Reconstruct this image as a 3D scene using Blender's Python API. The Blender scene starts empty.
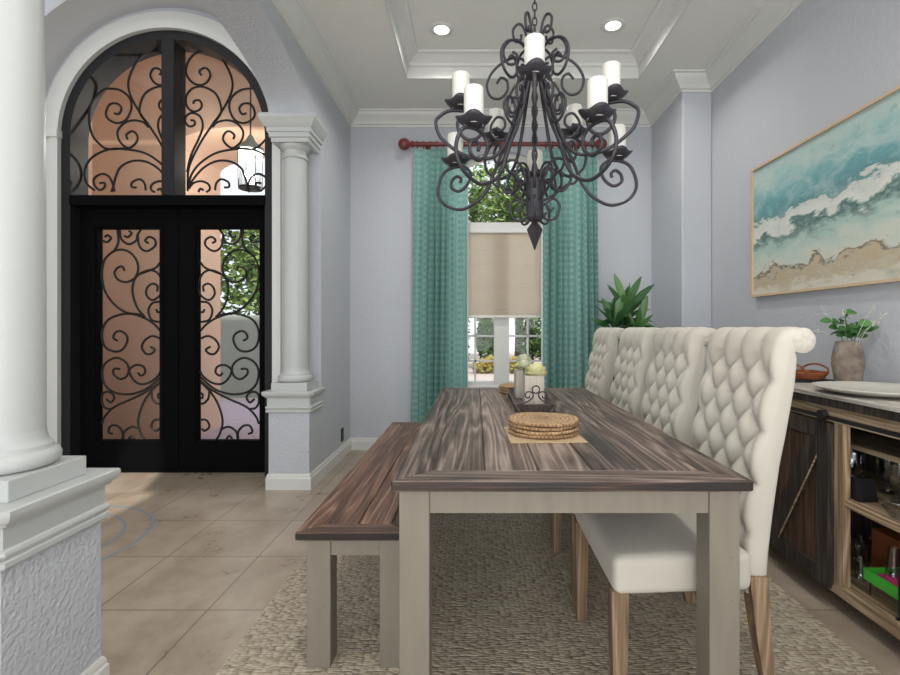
import bpy, bmesh, math, random
from mathutils import Vector, Matrix
random.seed(7)
PI = math.pi
S = bpy.context.scene
COL = S.collection

# ------------------------------------------------------------------ camera, world, lights, exposure
cam_d = bpy.data.cameras.new('camera'); cam = bpy.data.objects.new('camera', cam_d); COL.objects.link(cam)
cam.location = (0, 0, 1.15); cam.rotation_euler = (PI/2, 0, 0)
cam_d.sensor_width = 36; cam_d.lens = 490*36/900
cam_d.shift_x = -25/900; cam_d.shift_y = -9.5/900
cam_d.clip_start = 0.02
S.camera = cam
S.view_settings.view_transform = 'Standard'; S.view_settings.look = 'None'
S.view_settings.gamma = 1; S.view_settings.use_curve_mapping = False
S.view_settings.exposure = 0.6

w = bpy.data.worlds.new('sky'); S.world = w; w.use_nodes = True
bg = w.node_tree.nodes['Background']
bg.inputs[0].default_value = (0.84, 0.92, 1.0, 1); bg.inputs[1].default_value = 0.8

def area(name, loc, rot, sx, sy, power, color, spread=180):
    d = bpy.data.lights.new(name, 'AREA'); d.shape = 'RECTANGLE'; d.size = sx; d.size_y = sy
    d.energy = power; d.color = color; d.spread = math.radians(spread)
    o = bpy.data.objects.new(name, d); COL.objects.link(o); o.location = loc; o.rotation_euler = rot
    return o
sun_d = bpy.data.lights.new('sun', 'SUN'); sun_d.energy = 2.6; sun_d.angle = 0.02; sun_d.color = (1, 0.94, 0.84)
sun = bpy.data.objects.new('sun', sun_d); COL.objects.link(sun)
sun.rotation_euler = (math.radians(42), math.radians(18), 0)
area('rear_fill_light', (0.3, -2.9, 1.5), (math.radians(98), 0, 0), 4.0, 2.4, 36, (0.98, 0.99, 1.0))  # added fill from behind the camera, no window stands there
area('rear_ceiling_fill', (0.3, -1.2, 1.0), (math.radians(152), 0, 0), 3.2, 1.6, 44, (1.0, 0.99, 0.97))  # added fill aimed upwards to brighten the ceiling
area('foyer_overhead_fill', (-2.9, 1.8, 4.05), (0, 0, 0), 2.2, 2.2, 13, (0.98, 0.99, 1.0))  # added fill above the foyer, no fixture hangs here
area('foyer_rear_fill', (-3.0, -2.8, 1.4), (math.radians(105), 0, 0), 2.4, 2.0, 16, (0.98, 0.99, 1.0))  # added fill for the arch soffit, door casing and near column
area('left_side_fill', (-5.1, 0.6, 1.9), (0, -PI/2, 0), 2.2, 2.4, 6, (0.94, 0.97, 1.0))  # added side fill in front of the solid foyer wall, not a window

# ------------------------------------------------------------------ object helpers
def tag(o, label, cat, group=None, kind=None):
    if label: o['label'] = label
    if cat: o['category'] = cat
    if group: o['group'] = group
    if kind: o['kind'] = kind
    return o
def thing(name, label, cat, loc=(0, 0, 0), rz=0, group=None):
    o = bpy.data.objects.new(name, None); COL.objects.link(o)
    o.location = loc; o.rotation_euler = (0, 0, rz); o.empty_display_size = 0.05
    return tag(o, label, cat, group)
def copy_tree(o, parent=None):
    c = o.copy(); COL.objects.link(c); c.parent = parent
    for ch in list(o.children): copy_tree(ch, c)
    return c

class MB:
    def __init__(s): s.v = []; s.f = []; s.uv = None
    def add(s, verts, faces):
        b = len(s.v); s.v += [tuple(p) for p in verts]; s.f += [tuple(i+b for i in f) for f in faces]; return s
    def box(s, x0, x1, y0, y1, z0, z1, bev=0.0):
        if bev <= 0:
            v = [(x, y, z) for z in (z0, z1) for y in (y0, y1) for x in (x0, x1)]
            return s.add(v, [(0, 2, 3, 1), (4, 5, 7, 6), (0, 1, 5, 4), (2, 6, 7, 3), (0, 4, 6, 2), (1, 3, 7, 5)])
        bm = bmesh.new(); bmesh.ops.create_cube(bm, size=1)
        for q in bm.verts:
            q.co = Vector(((x0+x1)/2+q.co.x*(x1-x0), (y0+y1)/2+q.co.y*(y1-y0), (z0+z1)/2+q.co.z*(z1-z0)))
        bmesh.ops.bevel(bm, geom=list(bm.edges), offset=bev, segments=2, profile=0.5, affect='EDGES')
        return s.bm(bm)
    def bm(s, bm, mat=None):
        bm.verts.index_update()
        s.add([(mat @ q.co) if mat else q.co for q in bm.verts], [[q.index for q in f.verts] for f in bm.faces]); bm.free(); return s
    def tube(s, pts, r, n=8, closed=False, caps=True):
        P = [Vector(p) for p in pts]; m = len(P)
        if m < 2: return s
        R = r if isinstance(r, (list, tuple)) else [r]*m
        T = []
        for i in range(m):
            if closed: t = P[(i+1) % m]-P[i-1]
            else: t = P[min(i+1, m-1)]-P[max(i-1, 0)]
            T.append(t.normalized() if t.length > 1e-9 else Vector((0, 0, 1)))
        a = Vector((0, 0, 1)) if abs(T[0].z) < .9 else Vector((1, 0, 0))
        N = (a-T[0]*a.dot(T[0])).normalized(); V = []; F = []
        for i in range(m):
            N = (N-T[i]*N.dot(T[i]))
            N = N.normalized() if N.length > 1e-6 else T[i].orthogonal().normalized()
            B = T[i].cross(N)
            for k in range(n):
                q = 2*PI*k/n; V.append(P[i]+(N*math.cos(q)+B*math.sin(q))*R[i])
        for i in range(m if closed else m-1):
            j = (i+1) % m
            for k in range(n):
                l = (k+1) % n; F.append((i*n+k, i*n+l, j*n+l, j*n+k))
        if caps and not closed:
            F.append(tuple(range(n-1, -1, -1))); F.append(tuple((m-1)*n+k for k in range(n)))
        return s.add(V, F)
    def lathe(s, prof, n=24, c=(0, 0, 0), caps=True):
        V = []; F = []; m = len(prof)
        for (r, z) in prof:
            for k in range(n):
                q = 2*PI*k/n; V.append((c[0]+r*math.cos(q), c[1]+r*math.sin(q), c[2]+z))
        for i in range(m-1):
            for k in range(n):
                l = (k+1) % n; F.append((i*n+k, i*n+l, (i+1)*n+l, (i+1)*n+k))
        if caps:
            if prof[0][0] > 1e-5: F.append(tuple(range(n-1, -1, -1)))
            if prof[-1][0] > 1e-5: F.append(tuple((m-1)*n+k for k in range(n)))
        return s.add(V, F)
    def prism(s, poly, axis, a, b):
        """poly: 2D points; axis 'x': (y,z), 'y': (x,z), 'z': (x,y); extruded from a to b."""
        def p3(p, t): return (t, p[0], p[1]) if axis == 'x' else ((p[0], t, p[1]) if axis == 'y' else (p[0], p[1], t))
        n = len(poly); V = [p3(p, a) for p in poly]+[p3(p, b) for p in poly]
        F = [tuple(range(n)), tuple(range(2*n-1, n-1, -1))]+[(i, i+n, (i+1) % n+n, (i+1) % n) for i in range(n)]
        return s.add(V, F)
    def sweep(s, path, prof, closed=False, side=1):
        """path: plan (x,y) polyline; prof: (inward offset, z) points, open profile; mitred."""
        n = len(path); V = []; F = []; m = len(prof)
        for i in range(n):
            p = Vector(path[i])
            d0 = (p-Vector(path[i-1])).normalized() if (closed or i > 0) else None
            d1 = (Vector(path[(i+1) % n])-p).normalized() if (closed or i < n-1) else None
            if d0 is None: d0 = d1
            if d1 is None: d1 = d0
            n0 = Vector((-d0.y, d0.x))*side; n1 = Vector((-d1.y, d1.x))*side
            mt = n0+n1; mt = mt/(mt.dot(n0)) if mt.length > 1e-6 else n0
            for (o, z) in prof: V.append((p.x+mt.x*o, p.y+mt.y*o, z))
        for i in range(n if closed else n-1):
            j = (i+1) % n
            for k in range(m-1): F.append((i*m+k, j*m+k, j*m+k+1, i*m+k+1))
        if not closed:
            F.append(tuple(range(m))); F.append(tuple((n-1)*m+k for k in range(m-1, -1, -1)))
        return s.add(V, F)
    def build(s, name, mat, parent=None, smooth=False, angle=None, loc=None, recalc=True):
        me = bpy.data.meshes.new(name); me.from_pydata(s.v, [], s.f)
        if recalc:
            bm = bmesh.new(); bm.from_mesh(me); bmesh.ops.recalc_face_normals(bm, faces=bm.faces); bm.to_mesh(me); bm.free()
        if s.uv:
            ul = me.uv_layers.new(name='UVMap')
            for l in me.loops: ul.data[l.index].uv = s.uv[l.vertex_index]
        if smooth or angle:
            me.polygons.foreach_set('use_smooth', [True]*len(me.polygons))
            if angle: me.set_sharp_from_angle(angle=math.radians(angle))
        me.materials.append(mat)
        o = bpy.data.objects.new(name, me); COL.objects.link(o)
        if parent: o.parent = parent
        if loc: o.location = loc
        return o
def struct(name, mb, mat, **k):
    o = mb.build(name, mat, **k); o['kind'] = 'structure'; return o
def crom(pts, sub=6, closed=False):
    P = [Vector(p) for p in pts]; n = len(P); out = []
    for i in range(n if closed else n-1):
        if closed: a, b, c, d = P[i-1], P[i], P[(i+1) % n], P[(i+2) % n]
        else: a, b, c, d = P[max(i-1, 0)], P[i], P[i+1], P[min(i+2, n-1)]
        for k in range(sub):
            t = k/sub
            out.append(0.5*((2*b)+(c-a)*t+(2*a-5*b+4*c-d)*t*t+(3*b-a-3*c+d)*t**3))
    if not closed: out.append(P[-1])
    return out
def arc2(cx, cz, r, a0, a1, n):
    return [(cx+r*math.cos(a0+(a1-a0)*i/n), cz+r*math.sin(a0+(a1-a0)*i/n)) for i in range(n+1)]

# ------------------------------------------------------------------ materials
class NT:
    def __init__(s, name):
        s.m = bpy.data.materials.new(name); s.m.use_nodes = True; s.t = s.m.node_tree; s.t.nodes.clear()
        s.out = s.n('ShaderNodeOutputMaterial')
    def n(s, typ, ins=None, **props):
        q = s.t.nodes.new(typ)
        for k, v in props.items(): setattr(q, k, v)
        for k, v in (ins or {}).items(): s.set(q, k, v)
        return q
    def set(s, q, k, v):
        i = q.inputs[k]
        if isinstance(v, bpy.types.NodeSocket): s.t.links.new(v, i)
        elif isinstance(v, bpy.types.Node): s.t.links.new(v.outputs[0], i)
        elif isinstance(v, (tuple, list)) and len(v) == 3 and i.type == 'RGBA': i.default_value = (*v, 1)
        else: i.default_value = v
    def math(s, op, a, b=0.0, c=0.0): return s.n('ShaderNodeMath', {0: a, 1: b, 2: c}, operation=op).outputs[0]
    def mix(s, f, a, b, mode='MIX'):
        q = s.n('ShaderNodeMix', data_type='RGBA', blend_type=mode)
        s.set(q, 0, f); s.set(q, 6, a); s.set(q, 7, b); return q.outputs[2]
    def ramp(s, f, stops, interp='LINEAR'):
        q = s.n('ShaderNodeValToRGB', {0: f}); cr = q.color_ramp; cr.interpolation = interp
        while len(cr.elements) < len(stops): cr.elements.new(0.5)
        for e, (p, c) in zip(cr.elements, stops):
            e.position = p; e.color = (*c, 1) if len(c) == 3 else c
        return q.outputs[0]
    def coord(s, kind='Object'): return s.n('ShaderNodeTexCoord').outputs[kind]
    def mapping(s, v, scale=(1, 1, 1), loc=(0, 0, 0), rot=(0, 0, 0)):
        return s.n('ShaderNodeMapping', {'Vector': v, 'Scale': scale, 'Location': loc, 'Rotation': rot}).outputs[0]
    def noise(s, v, scale, detail=4, rough=0.5, out=0, dist=0.0):
        return s.n('ShaderNodeTexNoise', {'Vector': v, 'Scale': scale, 'Detail': detail, 'Roughness': rough, 'Distortion': dist}).outputs[out]
    def bump(s, h, strength=0.3, dist=0.01): return s.n('ShaderNodeBump', {'Height': h, 'Strength': strength, 'Distance': dist}).outputs[0]
    def done(s, col, rough=0.5, normal=None, **k):
        b = s.n('ShaderNodeBsdfPrincipled', {'Base Color': col, 'Roughness': rough})
        for kk, v in k.items(): s.set(b, kk.replace('_', ' '), v)
        if normal is not None: s.set(b, 'Normal', normal)
        s.t.links.new(b.outputs[0], s.out.inputs[0]); return s.m

def lin(r, g, b):
    f = lambda c: (c/255/12.92) if c/255 <= .04045 else ((c/255+.055)/1.055)**2.4
    return (f(r), f(g), f(b))
def plain(name, col, rough=0.5, var=0.0, scale=8, bump=0.0, bscale=60, **k):
    t = NT(name); v = t.coord(); c = col
    if var:
        f = t.noise(v, scale, 5); c = t.mix(f, tuple(x*(1-var) for x in col), tuple(min(1, x*(1+var)) for x in col))
    nrm = t.bump(t.noise(v, bscale, 3), bump, 0.01) if bump else None
    return t.done(c, rough, nrm, **k)
def stucco(name, col, strength, scale=38, rough=0.75):
    t = NT(name); v = t.coord()
    a = t.noise(v, scale, 3, .55); b = t.ramp(a, [(.42, (0, 0, 0)), (.62, (1, 1, 1))])
    f = t.noise(v, 1.3, 3)
    c = t.mix(f, tuple(x*.96 for x in col), tuple(x*1.04 for x in col))
    return t.done(c, rough, t.bump(b, strength, 0.006))
M = {}
M['wall'] = stucco('wall_paint', lin(188, 191, 197), 0.2)
M['wall_rough'] = stucco('wall_paint_rough', lin(188, 191, 197), 0.4, 60)
M['ceil'] = stucco('ceiling_paint', lin(222, 221, 216), 0.16, 45)
M['trim'] = plain('white_trim', lin(210, 210, 206), 0.4, .02)
M['niche'] = plain('niche_paint', lin(206, 207, 208), .7, .02)
M['column'] = plain('column_paint', lin(186, 189, 187), 0.42, .02)
M['peach'] = stucco('peach_stucco', lin(222, 190, 166), 0.3, 40, .9)
M['black_iron'] = plain('black_iron', (0.003, 0.003, 0.0035), 0.7, .2, 20, Specular_IOR_Level=.05)
M['scroll_iron'] = plain('scroll_iron', (0.014, 0.012, 0.010), .5, .2, 20, Specular_IOR_Level=.3)
M['jamb_iron'] = plain('door_frame_iron', (0.014, 0.014, 0.015), 0.5, .2, 14, Specular_IOR_Level=.25)
M['chand'] = plain('wrought_iron', (0.05, 0.047, 0.056), 0.42, .3, 60, .25, 120, Metallic=0.4)
M['candle'] = plain('candle_sleeve', lin(222, 220, 212), 0.5, .02)
M['linen'] = None

def m_linen():
    t = NT('linen_upholstery'); v = t.coord()
    f = t.noise(v, 4, 4); c = t.mix(f, lin(184, 178, 166), lin(203, 197, 185))
    w1 = t.n('ShaderNodeTexWave', {'Vector': v, 'Scale': 160.0, 'Distortion': 1.0}, bands_direction='Z').outputs[1]
    w2 = t.n('ShaderNodeTexWave', {'Vector': v, 'Scale': 160.0, 'Distortion': 1.0}, bands_direction='Y').outputs[1]
    return t.done(c, 0.85, t.bump(t.math('ADD', w1, w2), 0.08, 0.002), Sheen_Weight=0.15)
M['linen'] = m_linen()

def m_wood(name, stops, axis='y', scale=1.0, rough=0.4, rings=1.0, bump=0.25, island=.16, edge=None):
    t = NT(name); v = t.coord()
    rnd = t.n('ShaderNodeNewGeometry').outputs['Random Per Island']
    off = t.n('ShaderNodeCombineXYZ', {0: t.math('MULTIPLY', rnd, 17.3), 1: t.math('MULTIPLY', rnd, 9.1), 2: t.math('MULTIPLY', rnd, 5.7)}).outputs[0]
    v2 = t.n('ShaderNodeVectorMath', {0: v, 1: off}, operation='ADD').outputs[0]
    sc = {'y': (1, .06, 1), 'x': (.06, 1, 1), 'z': (1, 1, .06)}[axis]
    mp = t.mapping(v2, tuple(q*scale for q in sc))
    warp = t.noise(mp, 6, 3, .45)
    ring = t.math('PINGPONG', t.math('MULTIPLY', warp, 34*rings), 1.0)
    ring = t.math('POWER', ring, 1.4)
    fine = t.noise(t.mapping(v2, tuple(q*scale for q in tuple(x if x == 1 else .014 for x in sc))), 150, 4, .65)
    big = t.noise(v2, 5.0, 4)
    f = t.math('ADD', t.math('MULTIPLY', ring, .22), t.math('MULTIPLY', fine, .62))
    f = t.math('ADD', f, t.math('MULTIPLY', big, .17))
    f = t.math('ADD', f, t.math('MULTIPLY', t.math('SUBTRACT', rnd, .5), island))
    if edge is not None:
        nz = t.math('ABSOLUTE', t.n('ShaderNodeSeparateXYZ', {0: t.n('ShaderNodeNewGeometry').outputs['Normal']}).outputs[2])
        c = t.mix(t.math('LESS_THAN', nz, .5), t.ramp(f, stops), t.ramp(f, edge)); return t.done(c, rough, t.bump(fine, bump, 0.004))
    c = t.ramp(f, stops)
    return t.done(c, rough, t.bump(fine, bump, 0.004))
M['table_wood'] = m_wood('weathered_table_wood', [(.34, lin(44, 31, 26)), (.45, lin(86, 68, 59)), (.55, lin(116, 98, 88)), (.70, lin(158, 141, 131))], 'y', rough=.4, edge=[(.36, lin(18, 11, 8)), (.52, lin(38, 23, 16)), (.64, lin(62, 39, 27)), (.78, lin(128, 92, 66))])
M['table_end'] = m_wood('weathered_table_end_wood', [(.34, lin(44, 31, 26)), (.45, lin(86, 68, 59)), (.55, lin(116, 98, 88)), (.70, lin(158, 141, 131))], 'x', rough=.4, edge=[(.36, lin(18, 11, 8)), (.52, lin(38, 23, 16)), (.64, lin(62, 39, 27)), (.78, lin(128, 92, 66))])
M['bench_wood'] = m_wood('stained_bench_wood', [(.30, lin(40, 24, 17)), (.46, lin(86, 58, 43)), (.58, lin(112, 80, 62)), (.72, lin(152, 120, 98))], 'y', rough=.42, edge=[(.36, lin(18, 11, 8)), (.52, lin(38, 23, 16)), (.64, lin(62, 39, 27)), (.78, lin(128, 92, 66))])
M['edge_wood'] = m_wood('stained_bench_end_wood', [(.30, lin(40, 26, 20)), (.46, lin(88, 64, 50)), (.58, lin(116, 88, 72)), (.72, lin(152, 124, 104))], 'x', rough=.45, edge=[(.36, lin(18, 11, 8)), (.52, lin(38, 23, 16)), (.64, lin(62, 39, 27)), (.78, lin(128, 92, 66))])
M['oak'] = m_wood('washed_oak', [(.3, lin(92, 72, 54)), (.5, lin(138, 113, 88)), (.7, lin(172, 148, 120))], 'z', rough=.6)
M['cab_light'] = m_wood('pale_rustic_wood', [(.3, lin(98, 76, 56)), (.48, lin(160, 136, 106)), (.7, lin(200, 182, 152))], 'z', rough=.65)
M['cab_light_y'] = m_wood('pale_rustic_wood_rail', [(.3, lin(98, 76, 56)), (.48, lin(160, 136, 106)), (.7, lin(200, 182, 152))], 'y', rough=.65)
M['cab_dark'] = m_wood('dark_barn_wood', [(.3, lin(22, 20, 20)), (.5, lin(46, 41, 39)), (.72, lin(84, 72, 63))], 'z', rough=.6)
M['cab_panel'] = m_wood('reddish_barn_panel', [(.3, lin(30, 20, 17)), (.5, lin(66, 46, 37)), (.72, lin(104, 76, 60))], 'z', rough=.6)
M['cab_top'] = m_wood('grey_rustic_top', [(.3, lin(120, 112, 102)), (.46, lin(178, 172, 162)), (.7, lin(212, 207, 198))], 'y', rough=.4)
def m_painted():
    t = NT('distressed_grey_paint'); v = t.coord()
    f = t.noise(t.mapping(v, (1, 1, .15)), 30, 3)
    c = t.mix(f, lin(120, 112, 99), lin(139, 131, 117))
    sp = t.ramp(t.noise(v, 26, 4, .6), [(.70, (0, 0, 0)), (.73, (1, 1, 1))])
    c = t.mix(sp, c, lin(112, 92, 72))
    return t.done(c, .6, t.bump(f, .12, .003))
M['paint'] = m_painted()

def m_floor():
    t = NT('travertine_tile'); v = t.coord()
    sp = t.n('ShaderNodeSeparateXYZ', {0: v}); x, y = sp.outputs[0], sp.outputs[1]
    def cell(c, o, s): return t.math('DIVIDE', t.math('SUBTRACT', c, o), s)
    cx, cy = cell(x, -1.09, .457), cell(y, 1.998, .466)
    dx = t.math('ABSOLUTE', t.math('SUBTRACT', t.math('FRACT', cx), .5)); dy = t.math('ABSOLUTE', t.math('SUBTRACT', t.math('FRACT', cy), .5))
    grout = t.math('GREATER_THAN', t.math('MAXIMUM', dx, dy), .4935)
    idv = t.n('ShaderNodeCombineXYZ', {0: t.math('FLOOR', cx), 1: t.math('FLOOR', cy)}).outputs[0]
    rnd = t.n('ShaderNodeTexWhiteNoise', {'Vector': idv}, noise_dimensions='3D').outputs[0]
    n1 = t.noise(t.mapping(v, (1, .8, 1)), 4, 8, .65, dist=.2)
    c = t.ramp(n1, [(.25, lin(136, 120, 103)), (.5, lin(162, 148, 132)), (.75, lin(184, 172, 156))])
    c = t.mix(t.math('MULTIPLY', rnd, .25), c, lin(150, 131, 110))
    # medallion rings set in the foyer floor
    rr = t.math('SQRT', t.math('ADD', t.math('POWER', t.math('ADD', x, 2.39), 2.0), t.math('POWER', t.math('SUBTRACT', y, 2.6), 2.0)))
    def ring(r, wd): return t.math('LESS_THAN', t.math('ABSOLUTE', t.math('SUBTRACT', rr, r)), wd)
    rg = t.math('MAXIMUM', ring(.565, .011), ring(.435, .009))
    grout = t.math('MULTIPLY', grout, t.math('GREATER_THAN', rr, .58))
    c = t.mix(grout, c, lin(112, 100, 88))
    c = t.mix(rg, c, lin(128, 138, 148))
    h = t.math('SUBTRACT', 1.0, grout)
    return t.done(c, t.math('ADD', .20, t.math('MULTIPLY', n1, .2)), t.bump(h, .25, .003))
M['floor'] = m_floor()

def m_rug():
    t = NT('chunky_wool_weave'); v = t.coord()
    d = t.noise(v, 9, 2, .5, out=1)
    v2 = t.n('ShaderNodeVectorMath', {0: v, 1: t.n('ShaderNodeVectorMath', {0: d, 1: (.02, .02, 0)}, operation='MULTIPLY').outputs[0]}, operation='ADD').outputs[0]
    vo = t.n('ShaderNodeTexVoronoi', {'Vector': t.mapping(v2, (46, 92, 1), (0, 0, 0)), 'Scale': 1.0, 'Randomness': .62}, voronoi_dimensions='2D')
    f = t.noise(v, 110, 4, .7); big = t.noise(v, 2.2, 3)
    dist = t.math('MINIMUM', t.math('MULTIPLY', vo.outputs[0], 1.35), 1.0)
    h = t.math('ADD', t.math('SUBTRACT', 1.0, t.math('POWER', dist, 2.0)), t.math('MULTIPLY', f, .3))
    rv = t.n('ShaderNodeSeparateColor', {0: vo.outputs[1]}).outputs[0]
    c = t.mix(rv, lin(160, 147, 127), lin(204, 193, 174))
    c = t.mix(t.math('MULTIPLY', big, .3), c, lin(162, 146, 124))
    c = t.mix(t.ramp(dist, [(.6, (0, 0, 0)), (1.0, (.6, .6, .6))]), c, lin(96, 82, 66))
    return t.done(c, .95, t.bump(h, .55, .01))
M['rug'] = m_rug()

def m_curtain():
    t = NT('teal_lattice_curtain'); v = t.coord('UV')
    sp = t.n('ShaderNodeSeparateXYZ', {0: v}); u, q = sp.outputs[0], sp.outputs[1]
    a = t.math('SINE', t.math('MULTIPLY', t.math('ADD', u, q), 2*PI/.12)); b = t.math('SINE', t.math('MULTIPLY', t.math('SUBTRACT', u, q), 2*PI/.12))
    lat = t.math('ABSOLUTE', t.math('MULTIPLY', a, b)); f = t.ramp(lat, [(.10, (1, 1, 1)), (.45, (0, 0, 0))])
    n = t.noise(v, 18, 4)
    c = t.mix(n, lin(116, 164, 158), lin(142, 186, 180))
    c = t.mix(t.math('MULTIPLY', f, .55), c, lin(178, 208, 200))
    b_ = t.n('ShaderNodeBsdfPrincipled', {'Base Color': c, 'Roughness': .8})
    tr = t.n('ShaderNodeBsdfTranslucent', {'Color': c}); mx = t.n('ShaderNodeMixShader', {0: .2, 1: b_.outputs[0], 2: tr.outputs[0]})
    t.t.links.new(mx.outputs[0], t.out.inputs[0]); return t.m
M['curtain'] = m_curtain()
def m_shade():
    t = NT('cellular_shade_fabric'); v = t.coord()
    z = t.n('ShaderNodeSeparateXYZ', {0: v}).outputs[2]
    wv = t.math('PINGPONG', t.math('MULTIPLY', z, 1/.02), .5)
    nb = t.bump(wv, .9, .012); c = lin(240, 232, 220)
    d = t.n('ShaderNodeBsdfDiffuse', {'Color': c, 'Normal': nb}); tr = t.n('ShaderNodeBsdfTranslucent', {'Color': c})
    mx = t.n('ShaderNodeMixShader', {0: .7, 1: d.outputs[0], 2: tr.outputs[0]}); t.t.links.new(mx.outputs[0], t.out.inputs[0]); return t.m
M['shade'] = m_shade()
def m_glass(name, gloss=.06, tint=(1, 1, 1)):
    t = NT(name)
    tr = t.n('ShaderNodeBsdfTransparent', {'Color': tint}); g = t.n('ShaderNodeBsdfGlossy', {'Color': (1, 1, 1), 'Roughness': .02})
    fr = t.n('ShaderNodeLayerWeight', {'Blend': .25}).outputs[0]
    mx = t.n('ShaderNodeMixShader', {0: t.math('ADD', t.math('MULTIPLY', fr, gloss*4), gloss), 1: tr.outputs[0], 2: g.outputs[0]})
    t.t.links.new(mx.outputs[0], t.out.inputs[0]); return t.m
M['glass'] = m_glass('window_glass', .008)
M['crystal'] = m_glass('crystal_glass', .14, (.93, .96, .96))
def m_emit(name, col, st):
    t = NT(name); e = t.n('ShaderNodeEmission', {'Color': col, 'Strength': st}); t.t.links.new(e.outputs[0], t.out.inputs[0]); return t.m
M['bulb'] = m_emit('downlight_lens', (1, .98, .95), 14)
M['rod'] = plain('mahogany_rod', lin(112, 48, 42), .35, .25, 20)
M['leaf'] = None
def m_leaf(name, stops, scale=3.0, rough=.5, trans=.25):
    t = NT(name); v = t.coord()
    rnd = t.n('ShaderNodeNewGeometry').outputs['Random Per Island']
    c = t.ramp(rnd, stops)
    b = t.n('ShaderNodeBsdfPrincipled', {'Base Color': c, 'Roughness': rough}); tr = t.n('ShaderNodeBsdfTranslucent', {'Color': c})
    mx = t.n('ShaderNodeMixShader', {0: trans, 1: b.outputs[0], 2: tr.outputs[0]}); t.t.links.new(mx.outputs[0], t.out.inputs[0]); return t.m
M['dracaena'] = m_leaf('dracaena_leaf', [(0, lin(36, 74, 42)), (.5, lin(58, 104, 54)), (1, lin(100, 142, 78))], rough=.35, trans=.1)
M['sprig'] = m_leaf('sprig_leaf', [(0, lin(44, 92, 42)), (1, lin(88, 140, 72))], trans=.15)
M['tree_leaf'] = m_leaf('tree_leaf', [(0, lin(56, 84, 40)), (.5, lin(98, 132, 60)), (1, lin(160, 180, 96))])
M['hedge_leaf'] = m_leaf('hedge_leaf', [(0, lin(30, 56, 26)), (.6, lin(62, 94, 42)), (1, lin(110, 140, 66))])
M['bed_leaf'] = m_leaf('flower_bed_leaf', [(0, lin(120, 130, 60)), (.6, lin(180, 170, 90)), (.9, lin(210, 190, 110)), (1, lin(220, 110, 60))])
M['bark'] = plain('bark', lin(96, 80, 66), .9, .3, 12, .5, 20)
M['drive'] = plain('pale_paving', lin(190, 178, 170), .9, .08, 3)
M['paver'] = plain('mauve_pavers', lin(176, 160, 172), .8, .15, 14)
M['grey_green_slab'] = plain('grey_green_matte', lin(150, 158, 150), .8, .06, 3)
M['mat'] = None
def m_mat():
    t = NT('braided_seagrass'); v = t.coord()
    sp = t.n('ShaderNodeSeparateXYZ', {0: v}); x, y = sp.outputs[0], sp.outputs[1]
    rr = t.math('SQRT', t.math('ADD', t.math('POWER', x, 2.0), t.math('POWER', y, 2.0))); an = t.math('ARCTAN2', y, x)
    a = t.math('PINGPONG', t.math('MULTIPLY', rr, 1/.016), .5); b = t.math('PINGPONG', t.math('ADD', t.math('MULTIPLY', an, 9.0), t.math('MULTIPLY', rr, 70.0)), .5)
    n = t.noise(v, 70, 4, .7); h = t.math('ADD', a, b)
    c = t.ramp(t.math('ADD', t.math('MULTIPLY', n, .6), t.math('MULTIPLY', h, .35)), [(.3, lin(128, 96, 64)), (.55, lin(196, 162, 122)), (.8, lin(226, 200, 164))])
    return t.done(c, .8, t.bump(h, .8, .006))
M['mat'] = m_mat()
M['napkin'] = plain('beige_linen_napkin', lin(190, 166, 132), .9, .06, 30, .2, 300)
M['tray'] = m_wood('dark_grey_tray_wood', [(.2, lin(60, 52, 48)), (.6, lin(98, 86, 80)), (.9, lin(130, 118, 110))], 'y', rough=.6)
M['vase_white'] = m_wood('whitewashed_wood', [(.25, lin(150, 138, 124)), (.45, lin(186, 176, 162)), (.75, lin(206, 198, 186))], 'z', rough=.7)
M['petal'] = m_leaf('pale_yellow_petal', [(0, lin(228, 224, 160)), (.5, lin(242, 238, 190)), (1, lin(228, 232, 196))], trans=.3)
M['petal_green'] = m_leaf('pale_green_petal', [(0, lin(206, 214, 180)), (1, lin(230, 232, 210))], trans=.3)
def m_vase():
    t = NT('weathered_grey_vase'); v = t.coord()
    n = t.noise(v, 9, 6, .65); n2 = t.noise(t.mapping(v, (1, 1, .2)), 60, 3)
    c = t.ramp(n, [(.3, lin(92, 80, 72)), (.5, lin(140, 128, 118)), (.68, lin(178, 168, 158))])
    c = t.mix(t.math('MULTIPLY', n2, .35), c, lin(128, 104, 84)); return t.done(c, .8, t.bump(n2, .3, .003))
M['vase'] = m_vase()
M['plate'] = plain('cream_stoneware', lin(206, 202, 192), .25, .03)
M['rattan'] = plain('orange_rattan', lin(146, 80, 44), .55, .4, 50, .5, 160)
M['black'] = plain('matte_black', (.012, .012, .014), .5, .2)
M['outlet'] = plain('black_outlet_plate', (.015, .015, .018), .4)
M['green'] = plain('bright_green_plastic', lin(70, 190, 60), .4)
M['pink'] = plain('hot_pink_napkin', lin(226, 50, 140), .7)
M['crate'] = plain('orange_brown_box', lin(150, 84, 46), .6, .2)
M['pot'] = plain('terracotta_grey_pot', lin(120, 112, 104), .7, .1)
M['frame_oak'] = plain('pale_gold_frame', lin(204, 180, 148), .45, .08, 30)

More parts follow.
